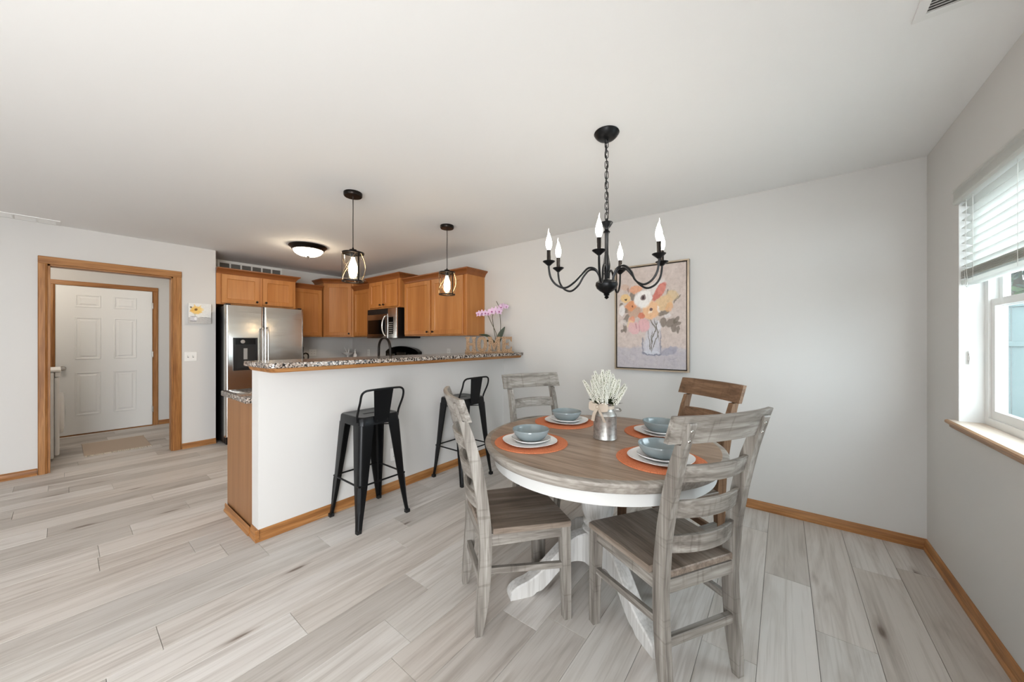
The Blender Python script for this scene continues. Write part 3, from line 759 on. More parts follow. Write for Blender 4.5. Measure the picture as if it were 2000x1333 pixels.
# ------------------------------------------------------------------ bar stools
def make_stool(label, loc):
    s = thing('bar_stool', label, 'stool', loc, 0, 'black metal bar stools at the breakfast bar')
    hw = .153; zt = .762
    def rr(hx, z, r=.04, n=5, sag=0):
        out = []
        for cxs, cys, a0 in ((1, 1, 0), (-1, 1, 90), (-1, -1, 180), (1, -1, 270)):
            for i in range(n + 1):
                a = R(a0 + 90 * i / n)
                out.append((cxs * (hx - r) + r * math.cos(a), cys * (hx - r) + r * math.sin(a), z))
        return out
    bm = NB()
    loft(bm, [rr(hw + .006, zt - .062), rr(hw + .002, zt - .01), rr(hw - .004, zt - .001), rr(hw - .012, zt), rr(hw - .03, zt - .003, .03), rr(hw - .06, zt - .006, .02)])
    obj('seat', bm, MT['black'], s, 40)
    obj('hand_slot', bbox_(-.012, .012, -.05, .05, zt - .0075, zt - .0048, bev=.001), MT['rubber'], s)
    for sx in (-1, 1):
        for sy in (-1, 1):
            def sec(c, a, t, z):
                # L section with rounded outer corner; c = outer corner distance, a = flange width
                r = min(.028, a * .45); pts = [(c - a, c)]
                for i in range(5):
                    an = R(90 - 90 * i / 4); pts.append((c - r + r * math.cos(an), c - r + r * math.sin(an)))
                pts += [(c, c - a), (c - t, c - a)]
                for i in range(5):
                    an = R(90 * i / 4); pts.append((c - r + (r - t) * math.cos(an), c - r + (r - t) * math.sin(an)))
                pts += [(c - a, c - t)]
                return [(sx * p[0], sy * p[1], z) for p in pts]
            rings = [sec(.206, .031, .012, .012), sec(.2, .034, .011, .06), sec(.193, .045, .01, .15), sec(.184, .064, .009, .3), sec(.1745, .078, .008, .45), sec(.165, .09, .008, .6), sec(.158, .1, .008, .705)]
            lg = obj('leg', loft(NB(), rings), MT['black'], s, 35)
            obj('rubber_foot', loft(NB(), [[(sx * (.207 - dx), sy * (.207 - dy), z) for dx, dy in ((.0, .0), (.03, .0), (.03, .03), (.0, .03))] for z in (0, .024)]), MT['rubber'], lg, 0)
            rib = []
            for c, w, z in ((.1965, .003, .1), (.1945, .008, .13), (.186, .009, .27), (.1835, .004, .31)):
                m_ = c - .0085; rib.append([(sx * (m_ + u), sy * (m_ + v), z) for u, v in ((w, -w), (w + .002, -w + .002), (-w + .002, w + .002), (-w, w))])
            obj('leg_rib', loft(NB(), rib), MT['black'], lg, 35)
    for (a, b) in (((1, 1), (1, -1)), ((1, -1), (-1, -1)), ((-1, -1), (-1, 1)), ((-1, 1), (1, 1))):
        q = .178
        obj('footrest', tube(NB(), [(a[0] * q, a[1] * q, .302), (b[0] * q, b[1] * q, .302)], .0065, 8), MT['black'], s)
    for a in ((1, 1), (1, -1)):
        obj('brace', tube(NB(), [(a[0] * .15, a[1] * .15, .672), (-a[0] * .15, -a[1] * .15, .672)], .007, 8, flat=.6), MT['black'], s)
    pts = [(.112, -.162, .728), (.125, -.164, .78), (.17, -.168, .87), (.184, -.164, .925), (.188, -.14, .947), (.19, -.1, .952), (.19, 0, .953), (.19, .1, .952), (.188, .14, .947), (.184, .164, .925), (.17, .168, .87), (.125, .164, .78), (.112, .162, .728)]
    obj('backrest_loop', tube(NB(), spline(pts, 4), .0078, 8), MT['black'], s)
    obj('backrest_panel', loft(NB(), [[(.163, -.055, .716), (.163, .055, .716), (.167, .055, .716), (.167, -.055, .716)], [(.164, -.06, .77), (.164, .06, .77), (.168, .06, .77), (.168, -.06, .77)], [(.187, -.077, .952), (.187, .077, .952), (.191, .077, .952), (.191, -.077, .952)]]), MT['black'], s, 30)
    for yy in (-.04, .04):
        obj('rivet', sphere(NB(), (.167, yy, .728), .005, 8, 6), MT['black'], s)
    return s
make_stool('black metal low-back bar stool nearest the viewer at the half wall', (-2.441, 1.412, 0))
make_stool('black metal low-back bar stool partly behind the left dining chair', (-2.438, 2.367, 0))

# ------------------------------------------------------------------ breakfast bar
BX0, BX1, BY0, BZ = -2.84, -2.387, .745, 1.16
def slab_poly(x0, x1, y0, y1, r=.05):
    out = []
    for cx, cy, a0 in ((x1 - r, y0 + r, 270),):
        for i in range(6): out.append((cx + r * math.cos(R(a0 + 18 * i)), cy + r * math.sin(R(a0 + 18 * i))))
    return [(x0, y0)] + out + [(x1, y1), (x0, y1)]
def inset_poly(P, d):
    cx = sum(p[0] for p in P) / len(P); cy = sum(p[1] for p in P) / len(P)
    return [(p[0] + (d if p[0] < cx else -d), p[1] + (d if p[1] < cy else 0)) for p in P]
def zr(P, z): return [(x, y, z) for x, y in P]
P = slab_poly(BX0, BX1, BY0, YB - .001)
bt = tag(obj('bar_countertop', loft(NB(), [zr(inset_poly(P, .004), BZ - .032), zr(P, BZ - .028), zr(P, BZ - .004), zr(inset_poly(P, .004), BZ)]), MT['granite'], None, 30), 'speckled black and tan granite breakfast bar top', 'countertop')
P2 = slab_poly(XP - .14, BX1 - .03, BY0 + .02, YB - .001, .04)
tag(obj('bar_trim', loft(NB(), [zr(inset_poly(P2, .012), BZ - .06), zr(inset_poly(P2, .004), BZ - .05), zr(P2, BZ - .033)]), MT['oakY'], None, 30), 'oak moulding under the granite breakfast bar', 'trim')
def cab_door(w, h, t=.02, fr=.055):
    """door in local x (0..w), z (0..h), front towards -y"""
    bm = NB()
    def r_(i, y): return [(i, y, i), (w - i, y, i), (w - i, y, h - i), (i, y, h - i)]
    loft(bm, [r_(0, 0), r_(0, -t + .003), r_(.003, -t), r_(fr, -t), r_(fr + .006, -t + .007), r_(fr + .014, -t + .009)])
    return bm
def cabinet(name, label, loc, rz, w, h, d, doors, crown=.06, exl=True, exr=True, knob=None, kz=.035, group=None):
    """back on y=0, front at y=-d; x 0..w; z from loc"""
    c = thing(name, label, 'cabinet', loc, rz, group)
    obj('body', bbox_(0, w, -d, 0, 0, h, bev=.0015), MT['mapleZ'], c, 30)
    for i, (x0, x1) in enumerate(doors):
        dr = obj('door', cab_door(x1 - x0, h - .036), MT['mapleZ'], c, 30); dr.location = (x0, -d - .0005, .018)
        if knob and knob[i] is not None:
            kx = knob[i] if knob[i] > 0 else (x1 - x0) + knob[i]
            k = obj('knob', lathe(NB(), [(0, 0), (.006, 0), (.005, .012), (.012, .018), (.015, .024), (.012, .03), (0, .032)], 14), MT['bronze'], dr)
            k.location = (kx, -.02, kz); k.rotation_euler = (R(90), 0, 0)
    if crown:
        pr = [(0, -.012), (.006, -.012), (.01, .004), (.022, .022), (.042, .04), (.052, .046), (.052, crown), (0, crown)]
        rings = []
        for e, z in pr:
            l_ = -e if exl else 0; r_ = e if exr else 0
            rings.append([(l_, 0, h + z), (l_, -d - e - .002, h + z), (w + r_, -d - e - .002, h + z), (w + r_, 0, h + z)])
        obj('crown_moulding', loft(NB(), rings), MT['crown'], c, 25)
    return c
LW = R(90)    # faces +X when backed on the kitchen wall
cabinet('wall_cabinet', 'short two-door maple cabinet above the refrigerator', (XK + .001, 1.202, 1.765), LW, .91, .405, .60, [(.05, .46), (.495, .875)], .06, False, True, [-.035, .035])
cabinet('wall_cabinet', 'maple cabinet between refrigerator and tall corner cabinet', (XK + .001, 2.116, 1.36), LW, .50, .77, .315, [(.02, .485)], .06, False, False, [None])
cabinet('wall_cabinet', 'narrow maple cabinet between corner cabinet and microwave', (-5.62, YB - .001, 1.36), 0, .58, .77, .315, [(.03, .5)], .06, False, False, [None])
cabinet('wall_cabinet', 'small raised two-door maple cabinet above the microwave', (-5.035, YB - .001, 1.77), 0, .80, .42, .385, [(.04, .385), (.415, .76)], .06, True, True, [-.03, .03])
cabinet('wall_cabinet', 'wide two-door maple cabinet at the right end', (-4.225, YB - .001, 1.36), 0, 1.235, .75, .315, [(.02, .57), (.61, 1.185)], .06, False, True, [-.035, .035])
# diagonal corner cabinet
cc = thing('corner_cabinet', 'tall diagonal maple corner cabinet with single door', 'cabinet', (XK + .001, YB - .001, 1.36))
A_, B2 = (.325, -.655), (.645, -.325)
poly = [(0, 0), (0, -.655), A_, B2, (.645, 0)]
obj('body', prism(NB(), poly, 'z', 0, .89), MT['mapleZ'], cc, 20)
dl = math.hypot(B2[0] - A_[0], B2[1] - A_[1]); da = math.atan2(B2[1] - A_[1], B2[0] - A_[0])
dr = obj('door', cab_door(dl - .05, .85), MT['mapleZ'], cc, 30)
dr.location = (A_[0] + .025 * math.cos(da), A_[1] + .025 * math.sin(da), .02); dr.rotation_euler = (0, 0, da)
k = obj('knob', lathe(NB(), [(0, 0), (.006, 0), (.005, .012), (.012, .018), (.015, .024), (.012, .03), (0, .032)], 14), MT['bronze'], dr); k.location = (dl - .085, -.02, .035); k.rotation_euler = (R(90), 0, 0)
rings = []
for e, z in [(0, -.012), (.006, -.012), (.01, .004), (.022, .022), (.042, .04), (.052, .046), (.052, .062), (0, .062)]:
    q = e * .4142
    rings.append([(0, 0, .89 + z), (0, -.655 - e, .89 + z), (A_[0] + q, A_[1] - e, .89 + z), (B2[0] + e, B2[1] - q, .89 + z), (.645 + e, 0, .89 + z)])
obj('crown_moulding', loft(NB(), rings), MT['crown'], cc, 25)

# lower runs
def base_cab(label, loc, rz, w, d, doors):
    c = thing('base_cabinet', label, 'cabinet', loc, rz)
    obj('body', bbox_(0, w, -d, 0, .1, .875), MT['mapleZ'], c, 0)
    obj('toe_kick', bbox_(0, w, -d + .07, 0, 0, .1), MT['crown'], c, 0)
    for x0, x1 in doors:
        q = obj('door', cab_door(x1 - x0, .56), MT['mapleZ'], c, 30); q.location = (x0, -d - .0005, .125)
        k = obj('knob', lathe(NB(), [(0, 0), (.006, 0), (.005, .012), (.012, .018), (.015, .024), (.012, .03), (0, .032)], 12), MT['bronze'], q); k.location = (x1 - x0 - .03, -.02, .52); k.rotation_euler = (R(90), 0, 0)
        q = obj('drawer', cab_door(x1 - x0, .14, fr=.03), MT['mapleX'], c, 30); q.location = (x0, -d - .0005, .71)
    return c
base_cab('maple base cabinets beside the refrigerator', (XK + .001, 2.14, 0), LW, .52, .58, [(.02, .5)])
base_cab('maple base cabinets in the kitchen corner', (-6.268, YB - .001, 0), 0, 1.19, .58, [(.64, 1.17)])
base_cab('maple base cabinets right of the range', (-4.20, YB - .001, 0), 0, .72, .58, [(.02, .35), (.37, .7)])
# peninsula base cabinet, doors face the kitchen (-X)
pc = thing('peninsula_cabinet', 'maple base cabinet behind the half wall with plain end panel', 'cabinet', (XP - .121, 0, 0))
obj('body', bbox_(-.54, 0, .79, 2.69, .0, .875), MT['mapleZ'], pc, 0)
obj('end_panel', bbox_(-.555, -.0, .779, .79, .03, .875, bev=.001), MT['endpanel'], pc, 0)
obj('corner_post', bbox_(-.565, -.54, .781, .83, .03, .875), MT['crown'], pc, 0)
for i in range(4):
    q = obj('door', cab_door(.43, .74), MT['mapleZ'], pc, 30); q.location = (-.5405, 1.27 + .46 * i, .11); q.rotation_euler = (0, 0, R(-90))
    k = obj('knob', lathe(NB(), [(0, 0), (.006, 0), (.005, .012), (.012, .018), (.015, .024), (.012, .03), (0, .032)], 12), MT['bronze'], q); k.location = (.03 if i % 2 else .4, -.02, .7); k.rotation_euler = (R(90), 0, 0)
tag(obj('kitchen_countertop', bbox_(-3.385, XP - .121, .745, 2.648, .877, .915, bev=.006, seg=2), MT['granite'], None, 30), 'lower granite counter edge beside the half wall', 'countertop')
tag(obj('kitchen_countertop', prism(NB(), [(XK + .001, 2.125), (-5.63, 2.125), (-5.63, 2.65), (-5.07, 2.65), (-5.07, YB - .001), (XK + .001, YB - .001)], 'z', .877, .915), MT['granite'], None, 30), 'granite counter in the corner below the corner cabinet', 'countertop')
tag(obj('kitchen_countertop', bbox_(-4.205, XP - .121, 2.65, YB - .001, .877, .915, bev=.004), MT['granite'], None, 30), 'granite counter below the wide right cabinet', 'countertop')
# faucet
fc = thing('kitchen_faucet', 'dark bronze gooseneck faucet rising behind the bar', 'faucet', (-2.93, 1.905, .915))
obj('base', lathe(NB(), [(0, 0), (.03, 0), (.03, .01), (.022, .02), (.018, .06), (.016, .07), (0, .07)], 20), MT['bronze'], fc)
pts = [(0, 0, .06), (0, 0, .2), (0, -.002, .3)] + [(-.095 + .095 * math.cos(R(a)), -.004, .31 + .1 * math.sin(R(a))) for a in range(20, 181, 20)] + [(-.192, -.004, .25), (-.195, -.004, .2)]
obj('spout', tube(NB(), spline(pts, 3), .0115, 10), MT['bronze'], fc)
obj('spray_head', lathe(NB(), [(0, .12), (.015, .12), (.017, .15), (.0145, .205), (0, .205)], 14, (-.195, -.004)), MT['bronze'], fc)
obj('lever', tube(NB(), [(.0, .015, .04), (.0, .05, .06), (.0, .09, .095)], [.008, .006, .005], 8), MT['bronze'], fc)

# ------------------------------------------------------------------ refrigerator
fr = thing('refrigerator', 'stainless side-by-side refrigerator with black dispenser', 'refrigerator', (-5.41, 1.238, 0), LW)
# local: x along +Y (0..885), -y towards the room, front at y=0
obj('cabinet_body', bbox_(.004, .881, .085, .80, .02, 1.735, bev=.004), MT['blackplastic'], fr, 30)
def fdoor(x0, x1, holes=()):
    bm = NB(); 
    def rr_(i, y): return [(x0 + i, y, .10 + i * .3), (x1 - i, y, .10 + i * .3), (x1 - i, y, 1.742 - i * .3), (x0 + i, y, 1.742 - i * .3)]
    return loft(bm, [rr_(0, .08), rr_(0, .02), rr_(.004, .008), rr_(.014, .001), rr_(.03, 0)])
fd1 = obj('freezer_door', fdoor(0, .398), MT['steel'], fr, 50)
fd2 = obj('fridge_door', fdoor(.404, .885), MT['steel'], fr, 50)
ds = obj('dispenser', holed(.072, .329, .923, 1.334, [(.1, .3, .96, 1.24)], 'y', -.006, .02), MT['blackplastic'], fd1, 0)
obj('cavity', bbox_(.1, .3, -.0008, .0, .96, 1.24), MT['rubber'], ds, 0)
obj('control_panel', bbox_(.095, .305, -.0085, -.006, 1.25, 1.325, bev=.002), MT['blackglass'], ds, 0)
obj('dial', lathe(NB(), [(0, 0), (.022, 0), (.024, .002), (.02, .005), (0, .005)], 20), MT['greyplastic'], ds).matrix_local = Matrix.Translation((.17, -.0085, 1.285)) @ Matrix.Rotation(R(90), 4, 'X')
obj('paddle', bbox_(.18, .22, -.004, -.0008, 1.06, 1.2, bev=.001), MT['greyplastic'], ds, 0)
for x, par in ((.372, fd1), (.432, fd2)):
    pts = [(x, -.001, 1.46), (x, -.03, 1.47), (x, -.055, 1.44), (x, -.06, 1.3), (x, -.062, 1.05), (x, -.06, .8), (x, -.055, .66), (x, -.03, .63), (x, -.001, .64)]
    obj('handle', tube(NB(), spline(pts, 4), .0105, 10), MT['chrome'], par)
obj('base_grille', bbox_(.01, .875, .03, .09, .01, .095), MT['blackplastic'], fr, 0)
for x in (.03, .84): obj('hinge_cap', bbox_(x - .025, x + .025, .02, .12, 1.742, 1.758, bev=.004), MT['blackplastic'], fr, 30)

# ------------------------------------------------------------------ microwave over the range
mw = thing('microwave', 'stainless over-the-range microwave with curved handle', 'microwave', (-5.05, YB - .001, 1.335))
obj('case', bbox_(0, .765, -.385, 0, 0, .43), MT['blackplastic'], mw, 0)
obj('vent_grille', bbox_(0, .66, -.402, -.386, .355, .43), MT['blackplastic'], mw, 0)
for i in range(5): obj('vent_louver', bbox_(.02, .64, -.405, -.402, .366 + .012 * i, .371 + .012 * i), MT['rubber'], mw, 0)
md = obj('door', bbox_(0, .55, -.41, -.386, 0, .352, bev=.003), MT['steel'], mw, 30)
obj('window', bbox_(.03, .49, -.4125, -.4105, .06, .27, bev=.001), MT['blackglass'], md, 0)
obj('handle', tube(NB(), spline([(.525, -.41, .32), (.52, -.435, .315), (.495, -.455, .25), (.487, -.46, .175), (.495, -.455, .1), (.52, -.435, .035), (.525, -.41, .03)], 4), .011, 10), MT['chrome'], md)
mp_ = obj('control_panel', bbox_(.555, .765, -.41, -.386, 0, .43, bev=.003), MT['steel'], mw, 30)
obj('keypad', bbox_(.58, .69, -.4125, -.4105, .06, .3, bev=.001), MT['blackglass'], mp_, 0)
for r_ in range(6):
    for c_ in range(3): obj('key', bbox_(.592 + c_ * .032, .612 + c_ * .032, -.4135, -.4125, .075 + r_ * .028, .088 + r_ * .028), MT['greyplastic'], mp_, 0)
# range
rg = thing('kitchen_range', 'black kitchen range with curved backguard below the microwave', 'stove', (-5.05, YB - .003, 0))
obj('body', bbox_(.0, .83, -.62, -.01, .0, .9), MT['blackplastic'], rg, 0)
obj('cooktop', bbox_(.0, .83, -.64, -.01, .9, .925, bev=.004), MT['blackglass'], rg, 30)
obj('oven_door', bbox_(.03, .8, -.655, -.62, .2, .78, bev=.006), MT['blackglass'], rg, 30)
obj('oven_handle', tube(NB(), [(.08, -.69, .74), (.75, -.69, .74)], .011, 10), MT['chrome'], rg)
gp = [(.0, .925), (.83, .925), (.83, 1.13)] + [(.83 * (1 - t / 12), 1.13 + .085 * math.sin(PI * t / 12) ** .6) for t in range(1, 12)] + [(.0, 1.13)]
bgd = obj('backguard', prism(NB(), gp, 'y', -.09, -.02), MT['blackglass'], rg, 30)
obj('chrome_strip', bbox_(.05, .78, -.0925, -.0905, .96, .975), MT['chrome'], bgd, 0)
obj('clock_panel', bbox_(.3, .53, -.0925, -.0905, 1.05, 1.12), MT['steel'], bgd, 0)
for x in (.1, .2, .63, .73):
    obj('control_knob', cyl(NB(), (x, -.09, 1.08), (x, -.115, 1.08), .024, .02, 16), MT['chrome'], rg)
for x, y in ((.22, -.48), (.6, -.48), (.22, -.22), (.6, -.22)):
    obj('burner', lathe(NB(), [(0, .926), (.1, .926), (.1, .928), (0, .928)], 28, (x, y)), MT['greyplastic'], rg)

# ------------------------------------------------------------------ small things in the kitchen
cm = thing('coffee_maker', 'black coffee maker half hidden beside the refrigerator', 'coffee maker', (-5.98, 2.27, .915))
obj('base', bbox_(-.1, .1, -.09, .09, 0, .03, bev=.006), MT['blackplastic'], cm, 30)
obj('tower', bbox_(-.1, -.03, -.09, .09, .03, .29, bev=.008), MT['blackplastic'], cm, 30)
obj('head', bbox_(-.1, .1, -.09, .04, .22, .29, bev=.008), MT['blackplastic'], cm, 30)
ca = obj('carafe', lathe(NB(), [(0, .03), (.06, .03), (.07, .06), (.068, .12), (.045, .17), (.05, .18), (0, .18)], 24, (.035, 0)), MT['blackglass'], cm)
obj('carafe_handle', tube(NB(), spline([(.04, .05, .17), (.04, .09, .185), (.04, .125, .16), (.04, .12, .09), (.04, .068, .07)]), .011, 8), MT['blackplastic'], cm)
de = thing('decor_dish', 'tiny white footed dish with a sprig in the kitchen corner', 'ornament', (-6.03, 3.08, .915))
obj('dish', lathe(NB(), [(0, 0), (.05, 0), (.02, .02), (.018, .12), (.09, .16), (.1, .175), (.09, .17), (0, .14)], 24), MT['ceramic'], de)
for a, t in ((0, 20), (2.1, 28), (4.2, 24)):
    d = Vector((math.cos(a) * math.sin(R(t)), math.sin(a) * math.sin(R(t)), math.cos(R(t))))
    obj('sprig', tube(NB(), [Vector((0, 0, .14)), Vector((0, 0, .14)) + d * .08, Vector((0, 0, .14)) + d * .15], [.005, .008, .002], 7), MT['ceramic'], de)
bo_ = thing('soap_bottle', 'slim white bottle standing on the back counter', 'bottle', (-5.86, 3.12, .915))
obj('bottle_body', lathe(NB(), [(0, 0), (.028, 0), (.03, .01), (.03, .14), (.012, .17), (.012, .2), (0, .2)], 20), MT['ceramic'], bo_)
obj('pump', tube(NB(), [(0, 0, .2), (0, 0, .235), (.03, 0, .235)], .005, 8), MT['whiteplastic'], bo_)

def outlet(label, loc, rz, toggles=False, gang=1):
    """plate in local x/z, facing -y"""
    w = .035 * gang + .0005 * gang; o = thing('light_switch' if toggles else 'power_outlet', label, 'switch' if toggles else 'outlet', loc, rz)
    ww = .07 * gang / 2 if gang == 1 else .058
    obj('plate', bbox_(-ww, ww, -.006, 0, -.057, .057, bev=.003), MT['whiteplastic'], o, 30)
    for g in range(gang):
        x = 0 if gang == 1 else (-.023 + .046 * g)
        if toggles:
            obj('toggle', bbox_(x - .005, x + .005, -.016, -.006, -.004, .014, bev=.001), MT['whiteplastic'], o, 0)
            obj('toggle_slot', bbox_(x - .007, x + .007, -.0066, -.006, -.014, .014), MT['greyplastic'], o, 0)
        else:
            for z in (-.02, .02):
                f_ = obj('socket', bbox_(x - .016, x + .016, -.0075, -.006, z - .013, z + .013, bev=.0007), MT['whiteplastic'], o, 0)
                for sx in (-.006, .006): obj('slot', bbox_(x + sx - .0012, x + sx + .0012, -.008, -.0074, z - .004, z + .006), MT['rubber'], f_, 0)
    return o
outlet('white outlet low on the half wall behind the stools', (XP + .0005, 1.775, .31), R(90))
outlet('white outlet on kitchen wall beside the refrigerator', (XK + .0005, 2.6, 1.1), R(90), gang=2)
outlet('white outlet on back wall under the narrow cabinet', (-5.72, YB - .0005, 1.09), 0)
outlet('white outlet on back wall under the wide cabinet', (-3.66, YB - .0005, 1.13), 0)
outlet('white double toggle switch plate under the sunflower canvas', (XL + .0005, .962, 1.105), R(90), True, 2)

# HOME sign and orchid on the bar
hs = thing('home_sign', 'carved tan wooden letters spelling HOME standing on the bar', 'sign', (-2.605, 2.945, BZ), R(40))
obj('base', bbox_(-.272, .272, -.028, .028, 0, .016, bev=.002), MT['fret'], hs, 30)
LH = .165; z0 = .016
def letter(polys, x):
    bm = NB()
    for p in polys: prism(bm, [(x + a, z0 + b) for a, b in p], 'y', -.014, .014)
    return obj('letter', bm, MT['fret'], hs, 20)
def ring_letter(x, w, hgt, tw, th):
    n = 32; bm = NB(); ro = []; ri = []
    def se(cx, cz, a, b, e): 
        out = []
        for i in range(n):
            t = 2 * PI * i / n; c_, s_ = math.cos(t), math.sin(t)
            out.append((cx + a * math.copysign(abs(c_) ** e, c_), cz + b * math.copysign(abs(s_) ** e, s_)))
        return out
    O_ = se(x + w / 2, z0 + hgt / 2, w / 2, hgt / 2, .75); I_ = se(x + w / 2, z0 + hgt / 2, w / 2 - tw, hgt / 2 - th, .8)
    rings = []
    for p, q in zip(O_, I_): rings.append([(p[0], -.014, p[1]), (p[0], .014, p[1]), (q[0], .014, q[1]), (q[0], -.014, q[1])])
    loft(bm, rings, loop=True); return obj('letter', bm, MT['fret'], hs, 25)
h_ = LH
H_poly = [(0, 0), (.05, 0), (.05, .018), (.042, .024), (.042, .066), (.078, .066), (.078, .024), (.07, .018), (.07, 0), (.12, 0), (.12, .018), (.11, .024), (.11, h_ - .024), (.12, h_ - .018), (.12, h_), (.07, h_), (.07, h_ - .018), (.078, h_ - .024), (.078, .094), (.042, .094), (.042, h_ - .024), (.05, h_ - .018), (.05, h_), (0, h_), (0, h_ - .018), (.01, h_ - .024), (.01, .024), (0, .018)]
letter([H_poly], -.268)
ring_letter(-.138, .112, h_, .038, .03)
M_poly = [(0, 0), (.045, 0), (.045, .018), (.038, .024), (.038, .09), (.066, .02), (.078, .02), (.106, .09), (.106, .024), (.099, .018), (.099, 0), (.144, 0), (.144, .018), (.136, .024), (.136, h_ - .024), (.144, h_ - .018), (.144, h_), (.1, h_), (.072, .085), (.044, h_), (0, h_), (0, h_ - .018), (.008, h_ - .024), (.008, .024), (0, .018)]
letter([M_poly], -.02)
E_poly = [(0, 0), (.118, 0), (.118, .055), (.106, .055), (.094, .028), (.048, .028), (.048, .07), (.07, .07), (.074, .06), (.082, .06), (.082, .104), (.074, .104), (.07, .094), (.048, .094), (.048, h_ - .028), (.094, h_ - .028), (.106, h_ - .055), (.118, h_ - .055), (.118, h_), (0, h_), (0, h_ - .018), (.01, h_ - .024), (.01, .024), (0, .018)]
letter([E_poly], .134)
oc = thing('orchid', 'potted pink orchid behind the wooden HOME letters', 'potted plant', (-2.66, 3.12, BZ))
obj('pot', lathe(NB(), [(0, 0), (.04, 0), (.052, .09), (.055, .1), (.05, .1), (.046, .09), (0, .085)], 24), plain('pale_pot', srgb(196, 186, 172), .6), oc)
rv = Vector((cy_, sy_, 0))       # a horizontal direction across the plant
def at(u, z, w=0): return rv * u + Vector((-sy_, cy_, 0)) * w + Vector((0, 0, z))
for pts in ([at(0, .08), at(.01, .2), at(-.06, .36), at(-.1, .44), at(-.16, .462)], [at(.01, .08), at(-.02, .25), at(-.035, .36), at(-.04, .42), at(-.02, .47)], [at(.02, .08), at(.055, .28), at(.048, .44), at(.042, .52), at(.02, .57), at(.005, .60)]):
    obj('stem', tube(NB(), spline(pts, 5), .0035, 6), MT['stem'], oc)
def leaf_bm(p0, p1, p2, w):
    P = spline([p0, p1, p2], 6); bm = NB(); n = len(P); rings = []
    for i, p in enumerate(P):
        t = i / (n - 1); hw = w * math.sin(PI * min(.98, .12 + .86 * t)) ** .8
        d = (P[min(i + 1, n - 1)] - P[max(i - 1, 0)]).normalized(); s_ = d.cross(Vector((-sy_, cy_, .3))).normalized()
        u = s_.cross(d).normalized() * .002
        rings.append([p - s_ * hw, p - u, p + s_ * hw, p + u])
    return loft(bm, rings)
obj('leaf', leaf_bm(at(.02, .09), at(.05, .2), at(.105, .3), .03), MT['leaf'], oc, 50)
obj('leaf', leaf_bm(at(-.01, .09), at(-.09, .19), at(-.2, .21), .016), MT['leaf'], oc, 50)
obj('leaf', leaf_bm(at(0, .09, .02), at(-.05, .13), at(-.12, .135), .022), MT['leaf'], oc, 50)
def flower(p, sc, face, roll=0):
    f_ = obj('flower', NB(), MT['orchid'], oc); bm = NB()
    for k, (a, L, w) in enumerate(((90, 1, .55), (18, 1, .85), (162, 1, .85), (-50, .95, .55), (230, .95, .55))):
        a = R(a + roll); d = Vector((math.cos(a), 0, math.sin(a))); s_ = Vector((-math.sin(a), 0, math.cos(a)))
        rings = []
        for t in (0, .25, .5, .75, .95):
            hw = w * .5 * math.sin(PI * (.1 + .85 * t)); c_ = d * t * L + Vector((0, -.12 * t * t, 0))
            rings.append([c_ - s_ * hw, c_ + Vector((0, -.02, 0)), c_ + s_ * hw, c_ + Vector((0, .03, 0))])
        loft(bm, rings)
    sc *= 1.2; bmesh.ops.scale(bm, verts=bm.verts, vec=(sc, sc, sc)); bmesh.ops.recalc_face_normals(bm, faces=bm.faces)
    bm.to_mesh(f_.data); bm.free()
    lp = obj('lip', sphere(NB(), (0, -.25 * sc, -.15 * sc), .2 * sc, 8, 6), MT['orchidlip'], f_)
    f_.location = p; f_.rotation_euler = (R(-10), 0, face)
for u, z, w, sc, fa in ((-.2, .452, 0, .036, 10), (-.165, .458, .02, .04, 40), (-.125, .46, -.01, .036, 55), (-.085, .455, .0, .033, 20), (-.045, .478, -.02, .044, 35), (.0, .488, -.01, .044, 45), (.035, .478, -.02, .04, 60), (.06, .53, 0, .036, 40), (.09, .545, .01, .034, 80), (.12, .535, 0, .03, 60)):
    flower(at(u, z, w), sc, R(fa))

